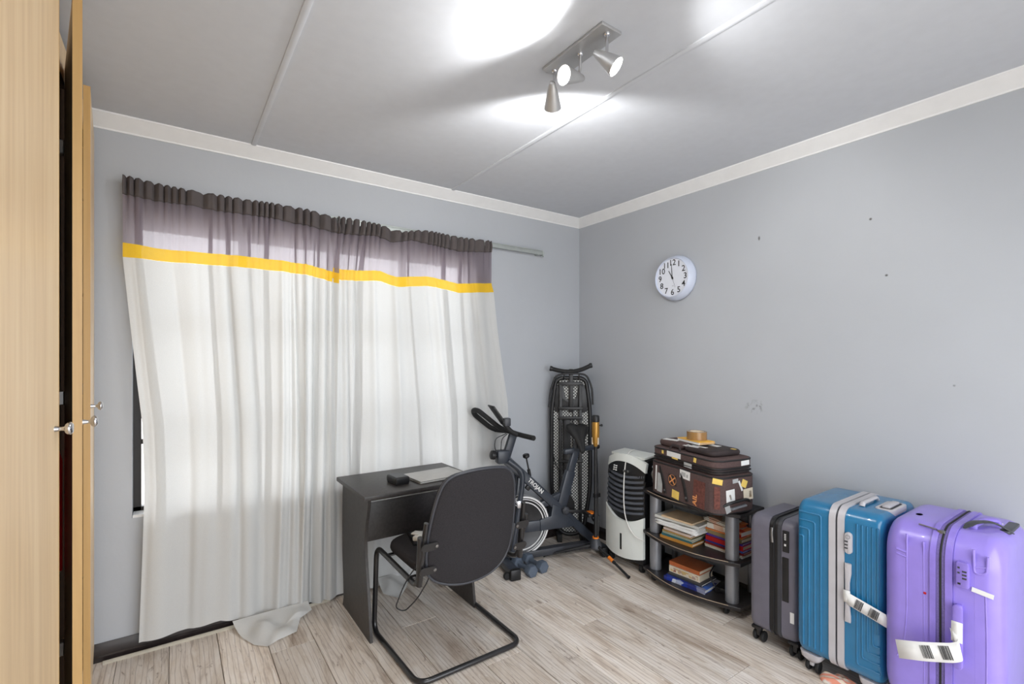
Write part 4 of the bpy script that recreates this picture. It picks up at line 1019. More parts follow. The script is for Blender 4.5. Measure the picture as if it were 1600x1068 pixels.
# ============================================================ three-tier shelf unit
SH = (-0.15, -1.215, 0)
sh = thing('shelf_unit', 'black three-tier bow-fronted shelf with silver posts under the brown suitcase', 'shelf', SH)
def sl(p): return (p[0] - SH[0], p[1] - SH[1], p[2])
Y0, Y1 = -0.885, -1.545
def bowfront(bulge, xc=-0.262):
    pts = [(-0.015, Y0), (-0.015, Y1), (xc, Y1)]
    for j in range(1, 12):
        t = j / 12.0; yy = Y1 + (Y0 - Y1) * t; pts.append((xc - bulge * math.sin(PI * t) ** 0.9, yy))
    pts.append((xc, Y0)); return [(p[0] - SH[0], p[1] - SH[1]) for p in pts]
for nm, z0 in (('bottom_shelf', 0.045), ('middle_shelf', 0.283), ('top_shelf', 0.550)):
    s_ = MB().prism(bowfront(0.088), z0, z0 + 0.020, axis=2, r=0.002, seg=1).build(nm, 'shelf_black', sh, 30)
    bf = bowfront(0.0895)[3:-1]
    MB().tube([(p[0] - 0.0005, p[1], z0 + 0.0215) for p in bf], 0.0022, 6).build('edge_strip', 'shelf_edge', s_, 60)
for xx in (-0.225, -0.032):
    for yy in (-0.955, -1.475):
        for za, zb in ((0.066, 0.282), (0.304, 0.549)):
            rr = 0.036 if xx < -0.1 else 0.015
            MB().lathe([(rr, za), (rr, zb)], 28, Matrix.Translation(sl((xx, yy, 0)))).build('post', 'post_silver', sh, 40)
for xx in (-0.255, -0.05):
    for yy in (-0.97, -1.46):
        c_ = MB().tube([sl((xx, yy, 0.022)), sl((xx, yy, 0.046))], 0.010, 10).build('caster', 'plastic_black', sh)
        MB().lathe([(0.0, -0.010), (0.017, -0.010), (0.020, -0.005), (0.020, 0.005), (0.017, 0.010), (0, 0.010)], 16, Matrix.Translation(sl((xx, yy, 0.0202))) @ Matrix.Rotation(R(90), 4, 'X')).build('wheel', 'rubber', c_, 40)

# ============================================================ books and papers on the shelves
def M_(name, rgb, rough=0.5, var=0.1):
    if name not in MATS: plain(name, rgb, rough, var=var)
    return name
def book(label, c, L, D, t, z, rot, cover, pages='paper_cream', cat='book', name='book', tilt=0.0):
    """lies flat; spine towards the room (-x); L along y, D along x"""
    o = thing(name, label, cat, (c[0], c[1], z), R(rot), 'books and papers on the shelf unit')
    o.rotation_euler = (R(tilt), 0, R(rot))
    bt = min(0.003, t * 0.2)
    b = MB().box((-D / 2, -L / 2, 0), (D / 2, L / 2, bt), 0.0006, 1).box((-D / 2, -L / 2, t - bt), (D / 2, L / 2, t), 0.0006, 1).box((-D / 2 - 0.002, -L / 2, 0), (-D / 2 + 0.002, L / 2, t), 0.0008, 1)
    b.build('cover', cover, o, 30)
    MB().box((-D / 2 + 0.0021, -L / 2 + 0.004, bt + 0.0001), (D / 2 - 0.004, L / 2 - 0.004, t - bt - 0.0001)).build('pages', pages, o, 0)
    return o
def sheets(label, c, L, D, n, z, rot, m='paper_white', name='paper_stack', cat='papers', step=0.006):
    o = thing(name, label, cat, (c[0], c[1], z), R(rot), 'books and papers on the shelf unit')
    rr = random.Random(len(label))
    for i in range(n):
        a = R(rr.uniform(-4, 4)); M = Matrix.Translation((rr.uniform(-0.008, 0.008), rr.uniform(-0.012, 0.012), 0)) @ Matrix.Rotation(a, 4, 'Z')
        zz = i * step
        def fn(u, v, zz=zz, i=i):
            x = -D / 2 + D * u; y = -L / 2 + L * v
            return (x, y, zz + 0.004 * (i + 1) / n * math.sin(2.2 * v * PI + i) ** 2)
        b = MB().grid(fn, 8, 10, M); b.build('sheet', m, o, 60, solid=step * 0.75)
    return o
zs = 0.3035
bx = -0.175
left = [('orange-brown hardback at the bottom of the left pile on the middle shelf', 0.225, 0.165, 0.017, 2, M_('cover_tan', (196, 138, 62)), 'paper_cream'),
        ('teal paperback second from the bottom of the left pile on the middle shelf', 0.205, 0.155, 0.012, 4, M_('cover_teal', (48, 104, 112)), 'paper_cream'),
        ('grey-green book third from the bottom of the left pile on the middle shelf', 0.205, 0.155, 0.011, 1, M_('cover_sage', (150, 158, 140)), 'paper_cream'),
        ('tan paperback fourth from the bottom of the left pile on the middle shelf', 0.195, 0.150, 0.009, 3, M_('cover_ochre', (172, 134, 74)), 'paper_cream'),
        ('pale pink book with a dark clasp near the top of the left pile', 0.190, 0.150, 0.014, 0, M_('cover_pink', (226, 206, 192)), 'paper_white'),
        ('thin black notebook on top of the pink book', 0.150, 0.120, 0.012, -4, 'plastic_black', 'paper_white')]
z = zs
for (lb, L, D, t, rot, cv, pg) in left:
    book(lb, (bx - 0.02, -1.145 - random.uniform(-0.006, 0.006), 0), L, D, t, z, rot, cv, pg); z += t + 0.0008
pst = sheets('loose pile of white papers above the left book pile', (bx - 0.02, -1.15, 0), 0.27, 0.19, 5, z + 0.003, 2, step=0.005)
z += 0.034
book('white flat box file directly under the top shelf', (bx + 0.0, -1.14, 0), 0.30, 0.20, 0.016, z + 0.002, 3, M_('box_white', (206, 206, 200)), 'paper_white', 'folder', 'box_file')
z += 0.019
book('beige folder lying on the white box file under the top shelf', (bx - 0.03, -1.155, 0), 0.215, 0.16, 0.010, z + 0.001, 1, M_('folder_beige', (214, 186, 150)), 'paper_cream', 'folder', 'folder')
assert z + 0.012 < 0.549, z
right = [('white magazine at the bottom of the right pile on the middle shelf', 0.235, 0.133, 0.007, -1.5, M_('cover_white', (228, 226, 220)), 'paper_white', 'magazine'),
         ('cream magazine second from the bottom of the right pile', 0.235, 0.130, 0.007, -1.0, M_('cover_cream', (232, 216, 190)), 'paper_white', 'magazine'),
         ('dark red softcover book third from the bottom of the right pile', 0.235, 0.122, 0.013, -0.5, M_('cover_darkred', (142, 36, 36)), 'paper_cream', 'book'),
         ('blue and white magazine in the middle of the right pile', 0.240, 0.126, 0.010, -1.5, 'cover_blue_white', 'paper_white', 'magazine'),
         ('bright red hardback above the blue magazine', 0.230, 0.126, 0.026, 0.0, M_('cover_red', (188, 30, 34)), 'paper_cream', 'book'),
         ('purple-spined paperback in the right pile behind the front post', 0.225, 0.119, 0.012, -1.0, M_('cover_purple', (82, 52, 150)), 'paper_cream', 'book'),
         ('khaki hardback in the upper right pile', 0.225, 0.122, 0.022, -2.0, M_('cover_khaki', (150, 134, 96)), 'paper_cream', 'book'),
         ('orange magazine in the upper right pile', 0.225, 0.119, 0.008, 1.0, M_('cover_orange', (222, 128, 62)), 'paper_white', 'magazine'),
         ('cream book with orange flowers on top of the right pile', 0.215, 0.119, 0.030, -2.5, 'cover_floral', 'paper_white', 'book')]
z = zs
for (lb, L, D, t, rot, cv, pg, ct) in right:
    book(lb, (-0.118, -1.395 + random.uniform(-0.004, 0.004), 0), L, D, t, z, rot, cv, pg, ct, ct); z += t + 0.0008
sheets('curled white magazines leaning on the right pile under the top shelf', (-0.118, -1.37, 0), 0.20, 0.12, 4, z + 0.004, -10, 'cover_floral', 'magazine', 'magazine', 0.006)
z = 0.0655
book('blue and white glossy book at the bottom of the lowest shelf pile', (-0.20, -1.205, 0), 0.265, 0.19, 0.022, z, 5, 'cover_blue_white', 'paper_white'); z += 0.0228
book('charcoal flat folder on top of the blue glossy book', (-0.185, -1.195, 0), 0.225, 0.17, 0.012, z, 3, 'plastic_charcoal', 'paper_white', 'folder', 'folder'); z += 0.0128
ob = book('thick cream book with a patterned red-brown spine on the lowest shelf', (-0.175, -1.18, 0), 0.205, 0.15, 0.038, z, 3, M_('cover_ivory', (226, 214, 196)), 'paper_cream')
Mt = frame((-0.0775, 0.0, 0.019), (0, -1, 0), (0, 0, 1))
MB().box((-0.092, -0.012, 0.0), (0.092, 0.012, 0.0006), 0, 1, Mt).build('spine_print', 'spine_print', ob, 0); z += 0.0388
book('rust orange hardback on top of the white book on the lowest shelf', (-0.17, -1.178, 0), 0.205, 0.15, 0.024, z, 2, M_('cover_rust', (190, 104, 58)), 'paper_cream')
pb = thing('power_adapter', 'black power brick with short cord on the lowest shelf beside the pile', 'adapter', (-0.15, -1.375, 0.0655), R(10))
MB().box((-0.05, -0.03, 0.0), (0.05, 0.03, 0.032), 0.006).build('body', 'plastic_black', pb)
MB().tube(fillet([(-0.05, 0, 0.016), (-0.09, 0.01, 0.05), (-0.08, 0.05, 0.10), (0.0, 0.05, 0.13)], 0.03, 5), 0.004, 8).build('cord', 'plastic_black', pb, 60)

# ============================================================ brown soft suitcase lying on the shelf
BC = (-0.215, -1.265, 0.5716)
bc = thing('brown_suitcase', 'brown soft travel suitcase covered in stickers, lying on the shelf unit', 'suitcase', BC, R(-12))
# local: x depth (-x front), y length, z up
LB_, DB_ = 0.555, 0.30
def layer(w, d, z0, z1, r, e, cx=0.0, cy=0.0, n=4, lean=0.0):
    secs = []
    for j in range(n + 1):
        a = R(90.0 * j / n); secs.append((e * (1 - math.sin(a)), z0 + e * (1 - math.cos(a))))
    for j in range(n, -1, -1):
        a = R(90.0 * j / n); secs.append((e * (1 - math.sin(a)), z1 - e * (1 - math.cos(a))))
    out = []
    for ins, zz in secs:
        out.append([(p[0] + cx + lean * (zz - z0), p[1] + cy, zz) for p in rrect(w - 2 * ins, d - 2 * ins, r - ins * 0.5, 6)])
    return out
MB().loft(layer(DB_, LB_, 0.0, 0.215, 0.065, 0.022)).build('main_body', 'case_brown', bc, 60)
for zz in (0.012, 0.205):
    MB().tube([(p[0], p[1], zz) for p in rrect(DB_ - 0.008, LB_ - 0.008, 0.062, 6)], 0.0055, 8, closed=True).build('piping', 'piping_black', bc, 70)
MB().loft(layer(DB_ - 0.02, LB_ - 0.03, 0.216, 0.248, 0.060, 0.008)).build('expander_panel', 'case_brown_dark', bc, 60)
MB().loft(layer(DB_ - 0.012, LB_ - 0.022, 0.249, 0.300, 0.062, 0.014)).build('lid_panel', 'case_brown', bc, 60)
for zz in (0.250, 0.292):
    MB().tube([(p[0], p[1], zz) for p in rrect(DB_ - 0.016, LB_ - 0.026, 0.060, 6)], 0.005, 8, closed=True).build('piping', 'piping_black', bc, 70)
MB().tube([(p[0], p[1], 0.232) for p in rrect(DB_ - 0.014, LB_ - 0.024, 0.060, 6)], 0.006, 6, closed=True, flat=0.6).build('zip', 'piping_black', bc, 70)
MB().loft(layer(DB_ - 0.08, 0.21, 0.301, 0.340, 0.035, 0.016, 0.01, 0.145)).build('front_pocket', 'case_brown', bc, 60)
MB().loft(layer(DB_ - 0.07, 0.235, 0.301, 0.333, 0.040, 0.014, 0.01, -0.085)).build('front_pocket', 'case_brown_dark', bc, 60)
for yy in (0.14, -0.04):
    MB().tube(fillet([(-0.147, yy + 0.035, 0.185), (-0.152, yy, 0.11), (-0.152, yy - 0.02, 0.03)], 0.03, 4), 0.012, 8, flat=0.4).build('strap', 'piping_black', bc, 60)
    MB().lathe([(0.007, 0), (0.006, 0.004), (0, 0.005)], 12, axis_frame((-0.156, yy - 0.016, 0.05), (-1, 0, 0))).build('stud', 'steel', bc)
# top carry handle (far left end) with two steel rivets, and end handle on the right
MB().box((-0.10, 0.272, 0.03), (0.09, 0.30, 0.20), 0.012).build('end_frame', 'plastic_black', bc)
for zz in (0.06, 0.15): MB().lathe([(0.013, 0), (0.011, 0.006), (0, 0.007)], 14, axis_frame((-0.102, 0.285, zz), (-1, 0.2, 0))).build('rivet', 'chrome', bc)
MB().tube(fillet([(-0.108, 0.275, 0.07), (-0.122, 0.282, 0.105), (-0.108, 0.275, 0.14)], 0.02, 4), 0.006, 8).build('carry_loop', 'steel', bc, 60)
MB().tube(fillet([(-0.10, -0.268, 0.055), (-0.07, -0.292, 0.075), (0.05, -0.292, 0.085), (0.095, -0.268, 0.06)], 0.04, 5), 0.011, 10, flat=0.7).build('end_handle', 'plastic_black', bc, 60)
MB().tube([(-0.055, -0.287, 0.040), (0.045, -0.287, 0.050)], 0.012, 12, flat=0.6).build('handle_pad', 'post_silver', bc, 60)
MB().tube(fillet([(-0.135, 0.10, 0.300), (-0.125, 0.095, 0.326), (-0.122, 0.035, 0.326), (-0.130, 0.02, 0.300)], 0.02, 4), 0.007, 8, flat=0.5).build('grab_handle', 'case_brown_dark', bc, 60)
def sticker(face, u, v, w, h, m, rot=0, parent=bc, label=None):
    """thin patch; face 'f' front (-x): u = -y (right), v = z; face 'r' right end (-y): u = x; face 't' top: u = -y, v = x"""
    if face == 'f': M = frame((-DB_ / 2 - 0.0012, -u, v), (0, -1, 0), (0, 0, 1))
    elif face == 'fl': M = frame((-DB_ / 2 + 0.005 - 0.0016, -u, v), (0, -1, 0), (0, 0, 1))
    elif face == 'r': M = frame((u, -LB_ / 2 - 0.0012, v), (1, 0, 0), (0, 0, 1))
    elif face == 'rl': M = frame((u, -LB_ / 2 + 0.010, v), (1, 0, 0), (0, 0, 1))
    elif face == 't1': M = frame((v, -u, 0.3405), (0, -1, 0), (1, 0, 0))
    elif face == 't2': M = frame((v, -u, 0.3335), (0, -1, 0), (1, 0, 0))
    elif face == 'c': M = frame((-DB_ / 2 + 0.018, -LB_ / 2 + 0.018, v), (1, -1, 0), (0, 0, 1)) @ Matrix.Translation((u, 0, 0.0013))
    M = M @ Matrix.Rotation(R(rot), 4, 'Z')
    o = MB().box((-w / 2, -h / 2, -0.0005), (w / 2, h / 2, 0.0005), 0, 1, M).build('sticker', m, parent, 0, label)
    return o, M
# front (u runs from the left end to the right end)
sticker('f', -0.170, 0.085, 0.045, 0.115, 'sticker_grey', -4)
sticker('f', -0.205, 0.11, 0.012, 0.15, 'paper_white', -3)
o, M = sticker('f', -0.060, 0.125, 0.064, 0.064, 'case_brown_dark', 0)
b = MB().lathe([(0.030, 0), (0.032, 0), (0.032, 0.0006), (0.030, 0.0006)], 28, M @ Matrix.Translation((0, 0, 0.0006)), closed=True)
for a in (38, 128): b.box((-0.030, -0.0035, 0.0006), (0.030, 0.0035, 0.0012), 0, 1, M @ Matrix.Rotation(R(a), 4, 'Z'))
b.build('crossed_emblem', 'print_orange', o, 0)
sticker('f', -0.035, 0.045, 0.058, 0.048, 'sticker_yellow', -6)
o, M = sticker('f', 0.042, 0.178, 0.080, 0.048, 'paper_white', -3)
MB().box((-0.028, -0.012, 0.0005), (0.006, 0.012, 0.0009), 0, 1, M).box((0.012, -0.012, 0.0005), (0.026, 0.006, 0.0009), 0, 1, M).build('print', 'sticker_grey', o, 0)
o, M = sticker('f', 0.150, 0.095, 0.085, 0.150, 'sticker_maroon', -3)
MB().text('AIL', 0.044, M @ Matrix.Translation((-0.028, -0.040, 0.0008)) @ Matrix.Rotation(R(90), 4, 'Z'), 0.0003, bold=0.0008).build('lettering', 'print_orange', o, 0)
sticker('c', 0.0, 0.100, 0.030, 0.12, 'sticker_maroon'); sticker('c', 0.002, 0.188, 0.050, 0.030, 'sticker_yellow', -8)
sticker('fl', -0.055, 0.275, 0.115, 0.030, 'paper_white', -1); sticker('fl', -0.045, 0.256, 0.05, 0.010, 'sticker_yellow', -2)
sticker('fl', 0.060, 0.236, 0.06, 0.026, 'sticker_grey', -3); sticker('fl', -0.15, 0.276, 0.016, 0.020, 'sticker_yellow'); sticker('fl', 0.115, 0.276, 0.020, 0.026, 'sticker_yellow', -10)
# right end
sticker('r', -0.055, 0.105, 0.062, 0.072, 'paper_white', 4); o, M = sticker('r', -0.055, 0.10, 0.012, 0.03, 'tape_brown', 20)
sticker('r', 0.075, 0.105, 0.070, 0.062, 'paper_cream', 4); o, M = sticker('r', 0.09, 0.105, 0.018, 0.035, 'tape_brown', 4)
sticker('r', 0.045, 0.165, 0.040, 0.040, 'sticker_yellow', -25); sticker('r', 0.018, 0.155, 0.012, 0.06, 'paper_white', 25)
sticker('r', -0.02, 0.185, 0.040, 0.022, 'sticker_grey', 4); sticker('r', -0.075, 0.042, 0.035, 0.05, 'sticker_grey', 20)
sticker('rl', 0.065, 0.274, 0.06, 0.026, 'paper_white', 3)
# top
sticker('t1', -0.175, -0.055, 0.10, 0.05, 'paper_white', 18); sticker('t2', 0.03, -0.05, 0.13, 0.022, 'paper_white', 12); sticker('t2', 0.02, -0.085, 0.10, 0.020, 'paper_white', 12)
sticker('t2', -0.005, -0.07, 0.016, 0.075, 'paper_white', 12); sticker('t2', 0.18, 0.075, 0.028, 0.02, 'sticker_yellow', 10); sticker('t2', 0.06, 0.06, 0.06, 0.04, 'paper_white', 5)
# things on the suitcase
nb = thing('yellow_notepad', 'yellow spiral notepad lying on top of the brown suitcase', 'notepad', (-0.195, -1.225, 0.9125), R(-16))
MB().box((-0.055, -0.095, 0.0), (0.055, 0.095, 0.014), 0.001, 1).build('pages', 'paper_white', nb)
MB().box((-0.057, -0.097, 0.0142), (0.057, 0.097, 0.018), 0.001, 1).build('cover', 'notebook_yellow', nb)
for i in range(14):
    xx = -0.050 + i * 0.0077
    MB().lathe([(0.0055, -0.0012), (0.0075, -0.0012), (0.0075, 0.0012), (0.0055, 0.0012)], 10, Matrix.Translation((xx, -0.097, 0.0095)) @ Matrix.Rotation(R(90), 4, 'Y'), closed=True).build('ring', 'notebook_yellow', nb, 50)
tpr = thing('tape_roll', 'roll of brown packing tape standing on the yellow notepad', 'tape', (-0.19, -1.23, 0.931))
MB().lathe([(0.040, 0.0), (0.058, 0.0), (0.058, 0.048), (0.040, 0.048)], 40, closed=True).build('tape', 'tape_brown', tpr, 40)
MB().lathe([(0.0375, -0.0002), (0.0398, -0.0002), (0.0398, 0.0482), (0.0375, 0.0482)], 40, closed=True).build('core', 'paper_cream', tpr, 40)

# ============================================================ upright suitcases along the wall
def shell(W, H, r, y_split, y_out, e, cx, cz, n=6):
    """half shell lofted across the case thickness; W along x, H along z"""
    s = 1 if y_out > y_split else -1
    D = abs(y_out - y_split); secs = [(0.0, 0.0)]
    for j in range(n + 1):
        a = R(90.0 * j / n); secs.append((D - e + e * math.sin(a), e * (1 - math.cos(a))))
    return [[(p[0] + cx, y_split + s * d, p[1] + cz) for p in rrect(W - 2 * i, H - 2 * i, r - i * 0.4, 7)] for d, i in secs]
def rim(b, W, H, r, y0, y1, cx, cz, grow):
    a = [(p[0] + cx, p[1] + cz) for p in rrect(W + 2 * grow, H + 2 * grow, r + grow, 7)]
    return b.loft([[(p[0], y0, p[1]) for p in a], [(p[0], y1, p[1]) for p in a]])
def wheel_pair(parent, x, y, zc=0.027, rot=0, m='plastic_black', top=0.08):
    M = Matrix.Translation((x, y, 0)) @ Matrix.Rotation(R(rot), 4, 'Z')
    f = MB().box((-0.016, -0.010, 0.030), (0.016, 0.010, top), 0.005, 2, M).build('caster', m, parent)
    for s in (-1, 1):
        MB().lathe([(0.0, -0.008), (0.022, -0.008), (0.0265, -0.004), (0.0265, 0.004), (0.022, 0.008), (0, 0.008)], 22, M @ Matrix.Translation((0.006, s * 0.019, zc)) @ Matrix.Rotation(R(90), 4, 'X')).build('wheel', 'rubber', f, 40)
    return f
def local(t):
    return lambda p: (p[0] - t.location.x, p[1] - t.location.y, p[2])

# --- grey cabin case
G = thing('grey_suitcase', 'charcoal grey hard-shell suitcase between the shelf unit and the blue suitcase', 'suitcase', (-0.225, -1.785, 0))
gW, gH, gz = 0.35, 0.575, 0.357
MB().loft(shell(gW, gH, 0.05, 0.018, 0.118, 0.030, 0, gz)).build('left_shell', 'grey_shell', G, 50)
MB().loft(shell(gW, gH, 0.05, -0.040, -0.112, 0.030, 0, gz)).build('right_shell', 'grey_shell', G, 50)
rim(MB(), gW, gH, 0.05, -0.022, 0.017, 0, gz, -0.003).build('expansion_zip', 'plastic_black', G, 50)
rim(MB(), gW, gH, 0.05, -0.039, -0.023, 0, gz, 0.002).build('frame_rim', 'plastic_charcoal', G, 50)
MB().tube([(p[0], -0.003, p[1] + gz) for p in rrect(gW - 0.002, gH - 0.002, 0.049, 7)], 0.0035, 6, closed=True).build('zip', 'rubber', G, 70)
xf = -gW / 2 - 0.001
MB().box((xf - 0.004, -0.076, 0.500), (xf + 0.006, -0.046, 0.602), 0.003).build('combination_lock', 'plastic_black', G)
bb = MB()
for i, zz in enumerate((0.585, 0.577, 0.569, 0.561)): bb.box((xf - 0.0055, -0.064, zz - 0.002), (xf - 0.003, -0.056, zz + 0.002))
bb.build('lock_digits', 'paper_white', G, 0)
MB().box((xf - 0.0055, -0.064, 0.530), (xf - 0.003, -0.056, 0.540)).build('lock_key', 'paper_white', G, 0)
MB().box((xf - 0.003, -0.074, 0.265), (xf + 0.006, -0.044, 0.475), 0.003).build('side_handle', 'plastic_black', G)
MB().box((xf - 0.0006, -0.098, 0.175), (xf + 0.002, -0.080, 0.225), 0, 1).build('sticker', 'paper_white', G)
MB().tube(fillet([(xf - 0.001, 0.004, 0.60), (xf - 0.006, 0.004, 0.575), (xf - 0.005, 0.0, 0.53)], 0.01, 3), 0.005, 8, flat=0.4).build('zip_pull', 'steel', G, 60)
MB().box((-0.05, 0.055, gz + gH / 2 - 0.002), (0.08, 0.075, gz + gH / 2 + 0.004), 0.002).build('top_handle', 'plastic_black', G) if False else None
for xx in (-0.135, 0.125):
    for yy in (0.085, -0.090): wheel_pair(G, xx, yy, rot=0 if xx < 0 else 15)
for yy in (0.085, -0.09): MB().box((-0.17, yy - 0.025, 0.068), (-0.10, yy + 0.025, 0.085), 0.006).build('wheel_mount', 'plastic_black', G)

# --- blue case
B = thing('blue_suitcase', 'large blue hard-shell suitcase with grey trim between the grey and purple ones', 'suitcase', (-0.245, -2.08, 0))
bW, bH, bz = 0.415, 0.69, 0.435
XF = -bW / 2
L_ = MB().loft(shell(bW, bH, 0.055, 0.030, 0.165, 0.030, 0, bz))
def rib(b, pts, r=0.0042): b.tube(fillet([(XF - 0.0002, p[0], p[1]) for p in pts], 0.012, 4), r, 8)
for i in range(4):        # nested L-shaped ribs on the near narrow side
    yy = 0.062 + 0.024 * i; zt = bz + bH / 2 - 0.050 - 0.036 * i
    rib(L_, [(yy, 0.135), (yy, zt), (0.148, zt)])
L_.build('left_shell', 'blue_shell', B, 50)
R_ = MB().loft(shell(bW, bH, 0.055, -0.030, -0.165, 0.030, 0, bz))
for i in range(5):
    yy = -0.075 - 0.018 * i
    zb = 0.150 + 0.034 * i
    rib(R_, [(yy, bz + bH / 2 - 0.048), (yy, zb), (-0.155, zb)] if yy > -0.140 else [(yy, bz + bH / 2 - 0.048), (yy, zb + 0.02)])
R_.build('right_shell', 'blue_shell', B, 50)
rim(MB(), bW, bH, 0.055, 0.004, 0.029, 0, bz, 0.006).build('frame_rim', 'trim_grey', B, 50)
rim(MB(), bW, bH, 0.055, -0.029, -0.004, 0, bz, 0.006).build('frame_rim', 'trim_grey', B, 50)
rim(MB(), bW, bH, 0.055, -0.0039, 0.0039, 0, bz, 0.001).build('zip', 'plastic_charcoal', B, 50)
MB().prism([(p[0] - 0.046, p[1] + 0.645) for p in rrect(0.028, 0.090, 0.014, 5)], XF - 0.014, XF + 0.002, axis=0, r=0.004).build('combination_lock', 'trim_grey', B, 40)
bb = MB()
for zz in (0.652, 0.638, 0.624): bb.box((XF - 0.0148, -0.046, zz - 0.003), (XF - 0.013, -0.034, zz + 0.003))
bb.lathe([(0.0075, 0.0145), (0.0085, 0.0145), (0.0085, 0.0152), (0.0075, 0.0152)], 18, frame((XF, -0.046, 0.672), (0, -1, 0), (0, 0, 1)), closed=True)
bb.build('lock_digits', 'plastic_charcoal', B, 0)
hdl = MB().prism([(-0.034, 0.560), (-0.058, 0.560), (-0.058, 0.520), (-0.052, 0.48), (-0.052, 0.39), (-0.056, 0.345), (-0.056, 0.315), (-0.034, 0.315), (-0.036, 0.39), (-0.036, 0.48)], XF - 0.016, XF - 0.004, axis=0, r=0.003).build('side_handle', 'trim_grey', B, 40)
for zz in (0.545, 0.330): MB().box((XF - 0.006, -0.054, zz - 0.014), (XF + 0.002, -0.038, zz + 0.014), 0.002).build('handle_mount', 'trim_grey', B)
MB().tube(fillet([(-0.10, -0.055, bz + bH / 2 + 0.001), (-0.09, -0.055, bz + bH / 2 + 0.014), (0.06, -0.055, bz + bH / 2 + 0.014), (0.07, -0.055, bz + bH / 2 + 0.001)], 0.03, 5), 0.011, 10, flat=0.6).build('top_handle', 'trim_grey', B, 60)
MB().prism([(p[0] + 0.00, p[1] - 0.128) for p in rrect(0.17, 0.070, 0.020, 5)], bz + bH / 2 - 0.030, bz + bH / 2 + 0.004, axis=2, r=0.002).build('trolley_housing', 'trim_grey', B, 40)
MB().prism([(p[0] + 0.0, p[1] - 0.128) for p in rrect(0.14, 0.045, 0.012, 5)], bz + bH / 2 + 0.002, bz + bH / 2 + 0.005, axis=2, r=0.001).build('trolley_recess', 'plastic_black', B, 40)
MB().box((-0.062, -0.142, bz + bH / 2 + 0.003), (0.062, -0.114, bz + bH / 2 + 0.014), 0.005).build('trolley_handle', 'trim_grey', B)
for xx in (-0.155, 0.155):
    for yy in (0.115, -0.115):
        wheel_pair(B, xx, yy, m='trim_grey', top=0.10)
        MB().loft([[(xx + p[0], yy + p[1], zz) for p in rrect(0.075 * k, 0.085 * k, 0.02, 5)] for zz, k in ((0.052, 0.6), (0.07, 0.95), (0.095, 1.05))]).build('wheel_mount', 'trim_grey', B, 50)
def ribbon(path, width_vec, nm, m, parent, thick=0.0008, seg=8):
    """paper strip following a path, width along width_vec"""
    pts = fillet(path, 0.02, 4); wv = Vector(width_vec)
    b = MB(); n = len(pts)
    vs = [p - wv / 2 for p in pts] + [p + wv / 2 for p in pts]
    return b.add(vs, [(i, i + 1, n + i + 1, n + i) for i in range(n - 1)]).build(nm, m, parent, 60, solid=thick)
def barcode(M, parent, w, h, n, seed):
    r_ = random.Random(seed); b = MB(); x = 0
    while x < w:
        t = r_.choice((0.0012, 0.002, 0.003)); b.box((x, -h / 2, 0), (x + t, h / 2, 0.0004), 0, 1, M); x += t + r_.choice((0.0012, 0.002))
    b.build('barcode', 'print_black', parent, 0)
tx = XF - 0.020
bt = ribbon([(tx, -0.040, 0.420), (tx - 0.003, -0.065, 0.414), (tx + 0.001, -0.12, 0.398), (tx + 0.004, -0.186, 0.378)], (0, 0.014, 0.055), 'baggage_tag', 'paper_white', B)
dirv = Vector((0, -0.075, -0.0225)).normalized(); upv = Vector((0, 0.29, -0.96)) * -1; upv = Vector((0, -0.2873, 0.9578)); upv = Vector((-0.0, 0.2873, 0.9578))
Mb = frame((tx - 0.0045, -0.076, 0.4105), (0, -0.9578, -0.2873), (0, -0.2873, 0.9578)); barcode(Mb, bt, 0.026, 0.040, 10, 1)
Mb = frame((tx - 0.0025, -0.124, 0.3965), (0, -0.9578, -0.2873), (0, -0.2873, 0.9578)); barcode(Mb, bt, 0.030, 0.038, 10, 2)
ribbon([(tx, -0.044, 0.450), (tx - 0.001, -0.045, 0.425), (tx, -0.046, 0.400)], (0, 0.026, 0), 'tag_loop', 'paper_white', bt)

# --- purple case
Pp = thing('purple_suitcase', 'large lilac purple hard-shell suitcase at the right end of the row', 'suitcase', (-0.27, -2.432, 0), R(0))
pW, pH, pz = 0.465, 0.715, 0.437
XP = -pW / 2
PL_ = MB().loft(shell(pW, pH, 0.105, 0.030, 0.175, 0.055, 0, pz, 8))
def ridge(b, pts, r=0.005, f=0.04): b.tube(fillet([(XP + 0.0018, p[0], p[1]) for p in pts], f, 6), r, 8)
ridge(PL_, [(0.098, 0.755), (0.098, 0.45), (0.108, 0.33), (0.128, 0.28)], 0.0032)
ridge(PL_, [(0.130, 0.690), (0.100, 0.684)], 0.005, 0.01); ridge(PL_, [(0.130, 0.672), (0.100, 0.666)], 0.004, 0.01)
ridge(PL_, [(0.048, 0.74), (0.046, 0.12)], 0.003)
PL_.build('left_shell', 'purple_shell', Pp, 50)
PR_ = MB().loft(shell(pW, pH, 0.105, -0.035, -0.165, 0.055, 0, pz, 8))
ridge(PR_, [(-0.088, 0.755), (-0.090, 0.672), (-0.122, 0.680), (-0.124, 0.74)], 0.0045, 0.015)
ridge(PR_, [(-0.090, 0.694), (-0.120, 0.702)], 0.0035, 0.01); ridge(PR_, [(-0.091, 0.668), (-0.094, 0.10)], 0.0022)
ridge(PR_, [(-0.118, 0.62), (-0.122, 0.45), (-0.120, 0.12)], 0.0028)
PR_.build('right_shell', 'purple_shell', Pp, 50)
rim(MB(), pW, pH, 0.105, 0.012, 0.029, 0, pz, 0.006).build('frame_rim', 'purple_part', Pp, 50)
rim(MB(), pW, pH, 0.105, -0.034, -0.014, 0, pz, 0.007).build('frame_rim', 'purple_part', Pp, 50)
rim(MB(), pW, pH, 0.105, -0.0135, 0.0115, 0, pz, 0.003).build('zip_tape', 'purple_zip', Pp, 50)
